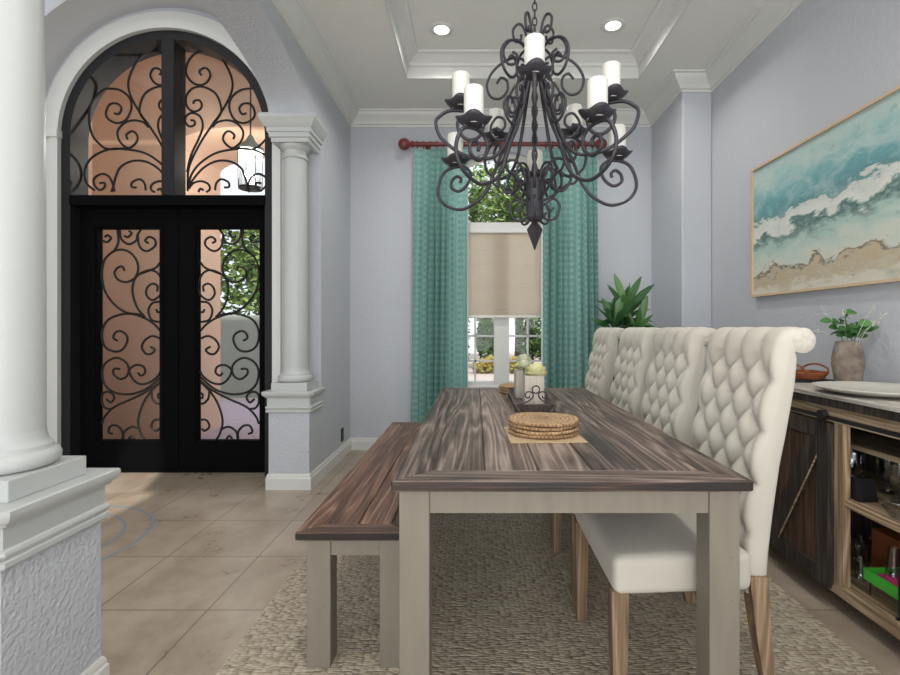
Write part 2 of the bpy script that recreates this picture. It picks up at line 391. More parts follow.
def m_sea():
    t = NT('seascape_watercolour'); v = t.coord('UV')
    sp = t.n('ShaderNodeSeparateXYZ', {0: v}); u, q = sp.outputs[0], sp.outputs[1]
    n1 = t.noise(t.mapping(v, (2.2, 3.2, 1)), 2.2, 7, .6, dist=.5); n2 = t.noise(t.mapping(v, (5, 16, 1)), 3, 6, .65, dist=.8); n3 = t.noise(t.mapping(v, (3.5, 5, 1), (3, 1, 0)), 3.5, 8, .7)
    y = t.math('SUBTRACT', q, t.math('MULTIPLY', u, .05))
    y = t.math('ADD', y, t.math('MULTIPLY', t.math('SUBTRACT', n1, .5), .42))
    y = t.math('ADD', y, t.math('MULTIPLY', t.math('SUBTRACT', n2, .5), .12))
    c = t.ramp(y, [(.0, lin(206, 200, 186)), (.05, lin(186, 170, 142)), (.125, lin(190, 176, 150)), (.148, lin(104, 92, 74)), (.17, lin(206, 206, 192)), (.25, lin(190, 204, 192)), (.34, lin(166, 192, 184)), (.41, lin(74, 106, 102)), (.435, lin(140, 168, 162)), (.455, lin(220, 221, 214)), (.545, lin(204, 208, 202)), (.56, lin(98, 142, 144)), (.66, lin(104, 160, 166)), (.76, lin(146, 186, 186)), (.9, lin(178, 200, 194)), (1.0, lin(160, 188, 186))])
    sp_ = t.ramp(n2, [(.60, (0, 0, 0)), (.72, (1, 1, 1))]); c = t.mix(t.math('MULTIPLY', sp_, .35), c, lin(222, 230, 226))
    dk = t.ramp(n3, [(.32, (1, 1, 1)), (.42, (0, 0, 0))]); w2_ = t.ramp(n1, [(.5, (0, 0, 0)), (.66, (1, 1, 1))]); c = t.mix(t.math('MULTIPLY', w2_, .4), c, lin(196, 206, 200))
    c = t.mix(t.math('MULTIPLY', dk, .4), c, lin(58, 116, 124))
    return t.done(c, .55, t.bump(n2, .15, .003))
M['sea'] = m_sea()

# ------------------------------------------------------------------ the room shell
XL, XLF, XR, YB, ZC = -1.18, -1.47, 1.91, 4.63, 3.17
DX, RN, ZS = -2.385, 1.02, 2.635                 # door centre, niche radius, spring height
struct('floor', MB().box(-5.2, 2.1, -3.2, 4.05, -.12, 0).box(-1.47, 2.1, 4.05, 4.83, -.12, 0), M['floor'])

# back wall with the arched window opening
WC, WH, WS, WSP, WR = .255, .47, .60, 2.634, .19
def seg_arch(cx, half, spring, rise, n=20):
    R = (half*half+rise*rise)/(2*rise); a = math.asin(half/R)
    return arc2(cx, spring+rise-R, R, PI/2+a, PI/2-a, n)
mb = MB()
mb.box(XLF, WC-WH, YB, YB+.2, 0, WSP).box(WC+WH, 2.1, YB, YB+.2, 0, WSP).box(WC-WH, WC+WH, YB, YB+.2, 0, WS)
mb.prism([(XLF, WSP)]+seg_arch(WC, WH, WSP, WR)+[(2.1, WSP), (2.1, 3.5), (XLF, 3.5)], 'y', YB, YB+.2)
struct('wall_back', mb, M['wall'])
struct('wall_right', MB().box(XR, XR+.2, -3.2, YB, 0, 3.5), M['wall'])
struct('wall_corner', MB().box(1.667, XR, 3.945, YB, 0, ZC+.01, .012), M['wall'])
# wall between dining room and foyer: end pier, arch header
struct('wall_left', MB().box(XLF, XL, 3.755, YB, 0, ZC+.2), M['wall'])
cy, ha, rise = 2.515, .975, .262
ell = [(cy+ha*math.cos(PI*i/40), 2.668+rise*math.sin(PI*i/40)) for i in range(41)]
poly = [(3.755, 2.668)]+ell+[(0.9, 2.668), (0.9, 4.3), (3.755, 4.3)]
struct('wall_arch', MB().prism(poly, 'x', XLF, XL), M['wall_rough'])
# foyer door wall: niche layer, then the layer round the door
zr = ZS+math.sqrt(RN**2-(XLF-DX)**2); a0 = math.acos((XLF-DX)/RN)
poly = [(-5.2, 0), (-5.2, 4.3), (XLF, 4.3), (XLF, zr)]+arc2(DX, ZS, RN, a0, PI, 40)[1:]+[(DX-RN, 0)]
RO = .835
mb = MB().prism(poly, 'y', 3.5, 3.82)
poly = [(-5.2, 0), (-5.2, 4.3), (XLF, 4.3), (XLF, 0), (DX+RO, 0)]+arc2(DX, ZS, RO, 0, PI, 40)+[(DX-RO, 0)]
mb.prism(poly, 'y', 3.82, 4.05)
struct('wall_foyer', mb, M['wall'], angle=35)
struct('wall_foyer_side', MB().box(-5.4, -5.2, -3.2, 4.05, 0, 4.3), M['wall'])
# ceilings
TX0, TX1, TY0, TY1, ZT = -.56, 1.335, .35, 3.97, 3.345
mb = MB().box(XL, TX0, -3.2, YB, ZC, ZC+.05).box(TX1, XR, -3.2, YB, ZC, ZC+.05).box(TX0, TX1, TY1, YB, ZC, ZC+.05).box(TX0, TX1, -3.2, TY0, ZC, ZC+.05)
mb.box(TX0-.05, TX0, TY0-.05, TY1+.05, ZC+.05, ZT).box(TX1, TX1+.05, TY0-.05, TY1+.05, ZC+.05, ZT).box(TX0, TX1, TY1, TY1+.05, ZC+.05, ZT).box(TX0, TX1, TY0-.05, TY0, ZC+.05, ZT)
mb.box(TX0-.05, TX1+.05, TY0-.05, TY1+.05, ZT, ZT+.05)
struct('ceiling', mb, M['ceil'])
struct('ceiling_foyer', MB().box(-5.4, XLF, -3.2, 4.05, 4.3, 4.4), M['ceil'])
# crown, tray moulding, baseboards
crown = [(0, 3.045), (.012, 3.045), (.016, 3.062), (.03, 3.066), (.036, 3.08), (.055, 3.10), (.085, 3.125), (.095, 3.14), (.098, 3.155), (.115, 3.158), (.118, ZC), (0, ZC)]
path = [(XL, -3.0), (XL, YB), (1.667, YB), (1.667, 3.945), (XR, 3.945), (XR, -3.0)]
struct('trim_1', MB().sweep(path, crown, side=-1), M['trim'], angle=30)
tray = [(0, ZC-.004), (.012, ZC-.004), (.014, 3.255), (.03, 3.262), (.034, 3.28), (.055, 3.30), (.08, 3.32), (.09, 3.328), (.105, 3.332), (.108, ZT), (0, ZT)]
struct('trim_2', MB().sweep([(TX0, TY0), (TX1, TY0), (TX1, TY1), (TX0, TY1)], tray, closed=True), M['trim'], angle=30)
base = [(0, 0), (.016, 0), (.016, .082), (.011, .088), (.011, .10), (.005, .113), (0, .113)]
struct('baseboard_left', MB().sweep([(XLF, 3.755), (XLF, 3.49), (XL, 3.49), (XL, YB)], base, side=-1), M['trim'], angle=30)
struct('baseboard_back', MB().sweep([(XL, YB), (1.667, YB), (1.667, 3.945), (XR, 3.945)], base, side=-1), M['trim'], angle=30)
struct('baseboard_right', MB().sweep([(XR, 3.945), (XR, -3.0)], base, side=-1), M['trim'], angle=30)
# white casing round the arched door
def arch_band(r0, r1, y0, y1, z0=0.0, n=40):
    out = arc2(DX, ZS, r1, 0, PI, n); inn = arc2(DX, ZS, r0, PI, 0, n)
    return MB().prism([(DX+r1, z0)]+out+[(DX-r1, z0), (DX-r0, z0)]+inn+[(DX+r0, z0)], 'y', y0, y1)
mb = arch_band(.825, .89, 3.765, 3.82); b2 = arch_band(.89, .965, 3.785, 3.82); mb.add(b2.v, b2.f)
for sx in (-1, 1):
    xa, xb = sorted((DX+sx*.815, DX+sx*.985))
    mb.box(xa, xb, 3.745, 3.82, ZS-.02, ZS+.045, .008)
struct('trim_3', mb, M['trim'], angle=35)

arc_n = arc2(DX, ZS, RN-.001, a0+.03, PI, 40); arc_i = arc2(DX, ZS, RN-.008, PI, a0+.03, 40)
struct('trim_4', MB().prism(arc_n+[(DX-RN+.001, 0), (DX-RN+.008, 0)]+arc_i, 'y', 3.502, 3.8195), M['niche'], angle=35)

# ------------------------------------------------------------------ entry door
door = thing('door_1', 'black iron double entry door with scrollwork panes and arched transom', 'door', (DX, 3.9, 0)); door['kind'] = 'structure'
def L(p): return (p[0]-DX, p[1]-3.9, p[2])
def dbuild(name, mb, mat, **k):
    mb.v = [L(p) for p in mb.v]; return mb.build(name, mat, door, **k)
mb = arch_band(.755, .83, 3.80, 3.98)
dbuild('frame', mb, M['jamb_iron'], angle=35)
dbuild('transom_bar', MB().box(DX-.76, DX+.76, 3.79, 3.98, 2.10, 2.18, .006), M['black_iron'])
dbuild('transom_mullion', MB().box(DX-.05, DX+.05, 3.80, 3.96, 2.18, ZS+.76, .006), M['jamb_iron'])
dbuild('threshold', MB().box(DX-.76, DX+.76, 3.895, 4.0, 0, .03), M['black_iron'])
GX = -2.36
def pX(px): return (px-475)/125.0
def pZ(py): return 1.15+(328-py)/125.0
GY = 3.92
leaf_specs = [(-1, pX(99.5), pX(161)), (1, pX(198.5), pX(260.5))]
for sx, gx0, gx1 in leaf_specs:
    xo, xi = DX+sx*.76, GX+sx*.004
    xa, xb = min(xo, xi), max(xo, xi)
    mb = MB(); z0, z1, g0, g1 = .032, 2.10, pZ(440), pZ(229)
    for (p, q, r, s_) in ((xa, gx0, z0, z1), (gx1, xb, z0, z1), (gx0, gx1, z0, g0), (gx0, gx1, g1, z1)): mb.box(p, q, 3.90, 3.955, r, s_)
    # raised bead round the pane
    for (p, q, r, s_) in ((gx0-.03, gx0-.012, g0-.03, g1+.03), (gx1+.012, gx1+.03, g0-.03, g1+.03), (gx0-.012, gx1+.012, g0-.03, g0-.012), (gx0-.012, gx1+.012, g1+.012, g1+.03)): mb.box(p, q, 3.893, 3.90, r, s_)
    lf = dbuild('door_leaf', mb, M['black_iron'])
    pane = MB().box(gx0, gx1, 3.935, 3.941, g0, g1); pane.v = [L(p) for p in pane.v]
    pane.build('glass_pane', M['glass'], lf)
LEAF = [
 [(160,331),(153.6,324),(144,318),(131,313.8),(119.4,314.6),(108,319.5),(102.5,328),(101.5,337),(103.5,345),(108,349.7),(116,351.6),(123,348.5),(127,340),(125,334),(119.4,331),(114.5,333),(113,338),(117,340.7)],
 [(144,318),(139,314.5),(126,312.5),(114.5,305),(105,292),(101.5,277),(103.2,262),(109.7,253.5),(119.4,249.4),(129,252),(136,260),(137.7,269.8),(134,278),(126,282),(117.8,279.6),(114,273),(117,267.7),(122,266.5),(124,270.6)],
 [(144.5,317),(137,308),(132.3,294),(133,282),(139,274),(150,270),(158,274),(162,284),(160.5,294),(152,300),(146,295),(146.8,287.7),(152,283.6),(157,286),(156.6,291.5)],
 [(139,274),(150,270),(156,267),(160,262)],
 [(160,301.5),(152,303),(148,310.5),(151,319.5),(159,322)], [(160,312),(157,312),(156,309)],
 [(159.5,338.5),(152,336),(144.7,340),(141.4,347),(145.5,353.7),(151,353.7),(154.5,349.7),(150,346.7)],
 [(160,371.6),(157,376.5),(148.7,382.6),(139,384),(131.6,378),(129,370),(135.7,365),(143,366.8),(144.7,372.5),(140.6,375.7),(137.7,372.8)],
 [(160,377),(148.7,387),(139,392),(126,394.4),(113,392),(104,384),(101.8,371),(106.4,362),(116,357.8),(125,362),(128.4,369),(126,376.5),(119.4,379),(113,374),(113.7,369),(119.4,369)],
 [(160,380.6),(148.7,390),(132.5,398.5),(114.5,406.7),(104.8,416),(101.5,424)],
 [(160,382),(150,392),(142,405),(137.7,421),(140.6,434),(144,439.5)],
 [(111,409),(104.8,408),(101.5,402),(102.5,393.6),(109,392),(113.7,397),(110.5,402.6),(106,399)],
 [(151,391),(152,398.5),(156,403),(160,404)], [(160,393),(157.5,395),(158.5,399)],
 [(160,419.7),(153.6,420.5),(151,427),(156,431),(158.5,428.6)],
 [(122,439.5),(122,432),(117,426),(110.5,426),(108,432),(112,434)],
 [(122.7,439.5),(124,432),(131,427),(138,428.6)], [(128,439.5),(131,436),(134,439.5)],
 [(109.7,253.5),(114.5,249.5),(118,241),(117,229.5)], [(102,240.5),(107,242),(110.5,238),(107,235),(104.5,237)],
 [(119.2,229.5),(121,239),(128,244),(135.7,240.5),(137,235),(140.6,229.5)], [(124,235.6),(127.6,237),(131,233),(128.5,231)],
 [(137.2,234),(139,246),(146,251),(154.5,246),(154.5,239.7),(148.7,236.7),(144.7,240.5),(148,243)],
]
TRANS = [
 [(187.3,191),(188.7,167),(200,143),(213,123),(219,115),(229.6,96),(232,81),(225,63.5),(215,53),(204.5,51),(192.6,55),(186,66.5),(187.4,77),(195.5,84),(204.5,83.5),(210,76),(208,69.5),(203.7,67.7),(199,71),(201,75)],
 [(213,123),(220,114),(220.4,105),(215,93),(203,86.5),(192.6,88),(186,96),(186.7,106),(192.6,111),(199,109.5),(201.5,105),(199,100),(194,100.6),(193,103.5)],
 [(186.7,172),(190.7,155),(198.7,138),(202.4,126),(200,116.7),(192.7,112.7),(186.7,115),(184.7,120.7),(188.7,126),(194,124.7),(194,120.7),(190.4,120)],
 [(233.3,147.6),(253,148.7),(264,140.7),(269.5,131),(271.5,115),(268,101),(257.8,90),(250.4,88.4),(240,90),(231,97.6),(229,108),(234,119),(243,122.8),(252,119),(254.5,112.4),(250.4,104),(243,103.5),(239,108),(241.5,113.6),(246,113)],
 [(212,127),(217,122),(226.7,120),(236,122.7),(242.7,131),(241,140.7),(233,147.6),(226.7,145),(222.7,139),(224.7,133),(229,131),(234,134.7),(233,139)],
 [(187.3,186),(192,172.7),(201,162),(216,152.7),(234.7,149),(250.7,149),(265,154.7),(273,163),(276,174),(273,184),(266,190)],
 [(187.3,187.5),(194.7,176.7),(204,167),(216,161),(229,161),(240,167),(244.7,176.7),(246.7,184.7),(249,192)],
 [(188.2,189),(193,183),(201,181),(208,184),(209.5,189),(206,192)], [(198,192),(200,188.5),(203,190)],
 [(214.7,190),(216,183),(221,179),(228,182),(228.7,186.7),(224,187.3)],
 [(246,191),(248,183),(252,176),(258.7,173.7),(266,178),(266,185),(260.7,189.7),(256,187),(256,182.7),(260.7,183)],
]
for mirror in (False, True):
    mb = MB()
    for c in LEAF: mb.tube(crom([(pX(360-x if mirror else x), 3.925, pZ(y)) for x, y in c], 5), .0092, 6)
    dbuild('leaf_scrollwork', mb, M['scroll_iron'], smooth=True)
    mb = MB()
    for c in TRANS: mb.tube(crom([(pX(x if mirror else 360-x), 3.925, pZ(y)) for x, y in c], 5), .0092, 6)
    dbuild('transom_scrollwork', mb, M['scroll_iron'], smooth=True)
hp = [(DX-.757, 2.18)]+[(DX+.757*math.cos(PI-PI*i/30), ZS+.757*math.sin(PI-PI*i/30)) for i in range(31)]+[(DX+.757, 2.18)]
dbuild('transom_glass', MB().prism(hp, 'y', 3.935, 3.941), M['glass'])

# ------------------------------------------------------------------ columns
def column(yn, yf, cyy, label, chamfer, near):
    cx = -1.327
    t = thing('column', label, 'column', (cx, cyy, 0))
    x0, x1, y0, y1 = XLF-cx, XL-cx, yn-cyy, yf-cyy
    c = .035 if chamfer else .004
    rect = [(x0, y1), (x0, y0), (x1-c, y0), (x1, y0+c), (x1, y1)]
    MB().prism(rect, 'z', 0, .56).build('pedestal', M['wall_rough'], t)
    cap = [(-.004, .548), (.012, .548), (.016, .553), (.016, .566), (.009, .571), (.015, .576), (.018, .584), (.015, .592), (.008, .596), (.008, .652), (.018, .656), (.022, .664), (.030, .668), (.034, .676), (.037, .686), (.036, .697), (.032, .700), (-.03, .700)]
    if near:
        MB().sweep(rect, cap, closed=True, side=-1).prism([(x0+.001, y1-.001), (x0+.001, y0+.001), (x1-c, y0+.001), (x1-.001, y0+c), (x1-.001, y1-.001)], 'z', .555, .6999).build('pedestal_cap', M['column'], t, angle=30)
        MB().sweep(rect, base, closed=True, side=-1).build('base_molding', M['trim'], t, angle=30)
    else:
        MB().sweep(rect, cap, side=-1).box(x0, x1, y0, y1, .555, .6995).build('pedestal_cap', M['column'], t, angle=30)
    MB().box(-.128, .128, -.128, .128, .70, .757, .003).build('plinth', M['column'], t)
    MB().lathe([(.10, .757), (.112, .759), (.122, .77), (.124, .785), (.118, .80), (.108, .806), (.106, .812), (.106, .818), (.1, .822), (.094, .83), (.0905, .845), (.0885, .86)], 48).build('column_base', M['column'], t, smooth=True, angle=40)
    MB().lathe([(.088, .86), (.0878, 1.2), (.0865, 1.6), (.084, 2.0), (.080, 2.35), (.0795, 2.385)], 48, caps=False).build('shaft', M['column'], t, smooth=True)
    MB().lathe([(.0795, 2.385), (.088, 2.388), (.092, 2.397), (.088, 2.406), (.081, 2.409), (.081, 2.445), (.088, 2.45), (.098, 2.46), (.108, 2.475), (.110, 2.4815)], 48).build('capital', M['column'], t, smooth=True, angle=40)
    e = [(-.04, 2.484), (-.012, 2.482), (-.012, 2.51), (0, 2.515), (0, 2.545), (.012, 2.55), (.012, 2.575), (.024, 2.585), (.042, 2.615), (.050, 2.63), (.054, 2.635), (.054, 2.656), (.048, 2.666), (-.02, 2.666)]
    r2 = [(x0, y1), (x0, y0), (x1, y0), (x1, y1)]
    MB().sweep(r2, e, closed=near, side=-1).box(x0+.013, x1-.013, y0+.013, y1-(.012 if near else 0), 2.4825, 2.6655).build('entablature', M['column'], t, angle=30)
    return t
column(3.49, 3.754, 3.622, 'white round column on a half wall pedestal beside the entry door and dining wall', False, False)
column(1.185, 1.545, 1.385, 'large white round column on a textured grey pedestal closest to the camera', True, True)

# ------------------------------------------------------------------ window, shade, curtains, rod
win = thing('window_1', 'white arched window with gridded lower sashes', 'window', (WC, 4.75, WS)); win['kind'] = 'structure'
def wl(mb): mb.v = [(p[0]-WC, p[1]-4.75, p[2]-WS) for p in mb.v]; return mb
y0, y1 = 4.69, 4.79
mb = MB().box(WC-WH, WC-WH+.035, y0, y1, WS, WSP).box(WC+WH-.035, WC+WH, y0, y1, WS, WSP).box(WC-WH, WC+WH, y0, y1, WS, WS+.035)
o_ = seg_arch(WC, WH, WSP, WR); i_ = seg_arch(WC, WH-.035, WSP, WR-.035)
mb.prism(o_+i_[::-1], 'y', y0, y1)
wl(mb).build('window_frame', M['trim'], win)
wl(MB().box(WC-WH+.034, WC+WH-.034, y0-.03, y1, 2.075, 2.155, .006)).build('transom_rail', M['trim'], win)
wl(MB().box(WC-.072, WC+.072, y0-.01, y1, WS+.034, 2.08)).build('mullion', M['trim'], win)
wl(MB().box(WC-WH-.02, WC+WH+.02, 4.60, 4.69, WS-.03, WS+.004, .006)).build('window_sill', M['trim'], win)
for sx in (-1, 1):
    xa, xb = sorted((WC+sx*.072, WC+sx*(WH-.035)))
    mb = MB(); xm = (xa+xb)/2
    for z in (.832, 1.073, 1.314, 1.555, 1.80): mb.box(xa, xb, 4.73, 4.755, z-.009, z+.009)
    mb.box(xm-.009, xm+.009, 4.73, 4.755, WS+.03, 2.08)
    sash = wl(mb).build('sash_grid', M['trim'], win)
    wl(MB().box(xa, xb, 4.741, 4.745, WS+.03, 2.08)).build('glass_pane', M['glass'], win)
wl(MB().prism([(WC-WH+.034, 2.15)]+i_+[(WC+WH-.034, 2.15)], 'y', 4.741, 4.745)).build('arched_glass_pane', M['glass'], win)
sh = thing('window_shade', 'beige cellular shade pulled halfway down the window', 'window shade', (WC, 4.66, 2.07))
MB().box(-.42, .42, -.002, .002, -.80, 0).build('shade_fabric', M['shade'], sh)
MB().box(-.425, .425, -.02, .02, -.825, -.797, .005).build('bottom_rail', M['plate'], sh)
MB().box(-.425, .425, -.02, .02, -.02, .012, .005).build('head_rail', M['trim'], sh)

RY, RZ = 4.53, 2.85
rod = thing('curtain_rod', 'dark red wooden curtain rod with carved ball finials above the window', 'curtain rod', (WC, RY, RZ))
MB().tube([(-.83, 0, 0), (.81, 0, 0)], .02, 16).build('pole', M['rod'], rod, angle=40)
for sx in (-1, 1):
    mb = MB(); prof = [(.02, 0), (.03, .008), (.03, .02), (.018, .03), (.018, .036), (.036, .048), (.05, .068), (.054, .09), (.05, .112), (.036, .132), (.014, .143), (0, .145)]
    bm = bmesh.new(); t_ = MB().lathe(prof, 20)
    mb.add([(sx*(.82+z), x*(1+.06*math.cos(8*math.atan2(y, x))), y*(1+.06*math.cos(8*math.atan2(y, x)))) for x, y, z in t_.v], t_.f)
    mb.build('finial', M['rod'], rod, smooth=True)
    MB().tube([(sx*.70, .10, -.05), (sx*.70, .02, -.035), (sx*.70, 0, -.02)], .012, 8).box(sx*.70-.02, sx*.70+.02, .085, .099, -.10, .03, .004).build('bracket', M['rod'], rod, angle=40)
def curtain(x0t, x1t, x0b, x1b, label, seed):
    rr = random.Random(seed); t = thing('curtain', label, 'curtain', ((x0t+x1t)/2, 4.53, 0), group='teal curtains either side of the window')
    cx = (x0t+x1t)/2; nu, nv = 150, 40; folds = 8.5; mb = MB(); mb.uv = []
    ph = [rr.uniform(-.5, .5) for _ in range(12)]
    for j in range(nv+1):
        s = j/nv; z = 2.80-s*2.785
        for i in range(nu+1):
            u = i/nu
            amp = (.022+.022*min(1, s*4))*(.8+.4*math.sin(u*7+ph[0]*6))
            a = 2*PI*folds*(u+.012*math.sin(2*PI*u*2+ph[1]*6)+.006*math.sin(s*3+u*9))
            xl, xr = x0t+(x0b-x0t)*s, x1t+(x1b-x1t)*s
            x = xl+(xr-xl)*u+.012*math.sin(2*a)*.5-cx; y = -.01+amp*math.sin(a)+.006*math.sin(5*s+u*11+ph[2]*6)
            mb.v.append((x, y, z)); mb.uv.append((u*1.15, z))
    for j in range(nv):
        for i in range(nu):
            k = j*(nu+1)+i; mb.f.append((k, k+1, k+nu+2, k+nu+1))
    o = mb.build('curtain_panel', M['curtain'], t, smooth=True, recalc=False)
    xi = (x1t if seed == 3 else x0t)-cx; sg = -1 if seed == 3 else 1
    MB().box(xi-(.010 if sg > 0 else .002), xi+(.002 if sg > 0 else .010), .012, .018, .02, 2.79).build('white_lining', M['trim'], t)
    for k in range(8):
        x = x0t+(x1t-x0t)*(k+.5)/8-cx
        c = [(x+.004*math.sin(q*.7), .030*math.sin(2*PI*q/16), RZ-.004+.030*math.cos(2*PI*q/16)) for q in range(16)]
        MB().tube(c, .0045, 6, closed=True).box(x-.004, x+.004, -.012, .004, 2.79, 2.822).build('ring', M['rod'], t, smooth=True)
    return t
curtain(-.565, -.073, -.60, -.07, 'teal patterned curtain hanging between the plain wall and the window shade', 3)
curtain(.625, 1.115, .615, 1.15, 'teal patterned curtain hanging behind the tall leafy plant', 5)

# ------------------------------------------------------------------ downlights
for i, (x, y, lab) in enumerate([(-.245, 3.6, 'round recessed downlight in the tray ceiling nearer the columns'), (1.0, 3.55, 'round recessed downlight in the tray ceiling nearer the painting'), (-.245, .95, None), (1.0, .95, None)]):
    t = thing('downlight', lab or 'round recessed downlight in the tray ceiling behind the chandelier chain, out of frame', 'ceiling light', (x, y, ZT), group='recessed downlights in the tray ceiling')
    MB().lathe([(.052, 0), (.052, -.006), (.06, -.01), (.085, -.006), (.088, 0)], 32, caps=False).build('trim_ring', M['trim'], t, smooth=True)
    MB().lathe([(.0001, -.003), (.052, -.003)], 32, caps=False).build('lens', M['bulb'], t)
    d = bpy.data.lights.new('downlight_lamp', 'SPOT'); d.energy = 34; d.spot_size = math.radians(150); d.spot_blend = .8; d.shadow_soft_size = .05; d.color = (1, .97, .93)
    o = bpy.data.objects.new('downlight_lamp', d); COL.objects.link(o); o.parent = t; o.location = (0, 0, -.02)

# ------------------------------------------------------------------ painting, outlet
pt = thing('seascape_painting', 'wide abstract seascape painting in a thin pale wood frame', 'painting', (XR-.001, 2.53, 1.79))
py0, py1, pz = -.80, .80, .432
mb = MB()
mb.v = [(-.022, py1-.012, -pz+.012), (-.022, py0+.012, -pz+.012), (-.022, py0+.012, pz-.012), (-.022, py1-.012, pz-.012), (-.001, py1-.012, -pz+.012), (-.001, py0+.012, -pz+.012), (-.001, py0+.012, pz-.012), (-.001, py1-.012, pz-.012)]
mb.f = [(0, 1, 2, 3), (4, 7, 6, 5), (0, 4, 5, 1), (1, 5, 6, 2), (2, 6, 7, 3), (3, 7, 4, 0)]
mb.uv = [(0, 0), (1.6, 0), (1.6, 1), (0, 1)]*2
mb.build('canvas', M['sea'], pt)
mb = MB()
for (a, b, c, d) in ((py0, py1, -pz, -pz+.014), (py0, py1, pz-.014, pz), (py0, py0+.014, -pz+.014, pz-.014), (py1-.014, py1, -pz+.014, pz-.014)): mb.box(-.036, -.0005, a, b, c, d)
mb.build('frame', M['frame_oak'], pt)
ot = thing('wall_outlet', 'small dark wall outlet low on the wall past the far column', 'outlet', (XL+.0005, 4.347, .205))
MB().box(0, .007, -.037, .037, -.06, .06, .003).build('cover_plate', M['outlet'], ot)
for z in (-.028, .028): MB().box(.0065, .009, -.018, .018, z-.017, z+.017).build('socket', M['black'], ot)

# ------------------------------------------------------------------ rug, table, bench
tag(MB().box(-.85, 1.34, .55, 3.75, .001, .016, .005).build('area_rug', M['rug']), 'chunky woven beige area rug under the dining table', 'rug')

tab = thing('dining_table', 'long farmhouse dining table with grey brown plank top and painted legs', 'table', (.249, 2.23, 0))
hx, hy = .463, .98; zt0, zt1 = .731, .76
bw = .095
def plank(mb, poly, z0, z1, bev=.0035):
    bm = bmesh.new(); vs = [bm.verts.new((x, y, z0)) for x, y in poly]+[bm.verts.new((x, y, z1)) for x, y in poly]; n = len(poly)
    bm.faces.new(vs[:n][::-1]); bm.faces.new(vs[n:])
    for i in range(n): bm.faces.new((vs[i], vs[(i+1) % n], vs[(i+1) % n+n], vs[i+n]))
    bmesh.ops.recalc_face_normals(bm, faces=bm.faces)
    bmesh.ops.bevel(bm, geom=list(bm.edges), offset=bev, segments=1, affect='EDGES'); mb.bm(bm)
def plank_top(hx, hy, z0, z1, bw, n, parent, wl_, we):
    mb = MB(); g = .0008; w_ = (2*(hx-bw))/n
    for i in range(n):
        xa = -hx+bw+i*w_; plank(mb, [(xa+g, -hy+bw+g), (xa+w_-g, -hy+bw+g), (xa+w_-g, hy-bw-g), (xa+g, hy-bw-g)], z0, z1)
    for sx in (-1, 1):
        p = [(sx*hx, -hy), (sx*(hx-bw), -hy+bw), (sx*(hx-bw), hy-bw), (sx*hx, hy)]
        plank(mb, p if sx < 0 else p[::-1], z0, z1)
    mb.build('tabletop' if n > 3 else 'seat_board', wl_, parent)
    for sy in (-1, 1):
        mb = MB(); p = [(-hx, sy*hy), (hx, sy*hy), (hx-bw, sy*(hy-bw)), (-hx+bw, sy*(hy-bw))]
        plank(mb, p if sy < 0 else p[::-1], z0, z1)
        mb.build('breadboard_end', we, parent)
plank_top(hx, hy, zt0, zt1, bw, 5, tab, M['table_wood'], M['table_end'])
lw = .08
for sx in (-1, 1):
    for sy in (-1, 1):
        xa, ya = sx*(hx-.014-lw/2), sy*(hy-.04-lw/2)
        MB().box(xa-lw/2, xa+lw/2, ya-lw/2, ya+lw/2, .016, zt0, .003).build('leg', M['paint'], tab)
mb = MB()
for sy in (-1, 1): ya = sy*(hy-.04-.02); mb.box(-hx+.014+lw, hx-.014-lw, ya-.0125, ya+.0125, .66, zt0)
for sx in (-1, 1): xa = sx*(hx-.014-.02); mb.box(xa-.0125, xa+.0125, -hy+.04+lw, hy-.04-lw, .66, zt0)
mb.build('apron', M['paint'], tab)

be = thing('bench', 'long wooden dining bench with stained plank seat and painted legs', 'bench', (-.40, 2.547, 0))
bx, by = .19, .942
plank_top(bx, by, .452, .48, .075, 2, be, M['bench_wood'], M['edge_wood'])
for sx in (-1, 1):
    for sy in (-1, 1):
        xa, ya = sx*(bx-.028-.04), sy*(by-.028-.04)
        MB().box(xa-.04, xa+.04, ya-.04, ya+.04, .016, .452, .003).build('leg', M['paint'], be)
mb = MB()
for sy in (-1, 1): ya = sy*(by-.028-.02); mb.box(-bx+.108, bx-.108, ya-.0125, ya+.0125, .39, .452)
for sx in (-1, 1): xa = sx*(bx-.028-.02); mb.box(xa-.0125, xa+.0125, -by+.108, by-.108, .39, .452)
mb.build('apron', M['paint'], be)

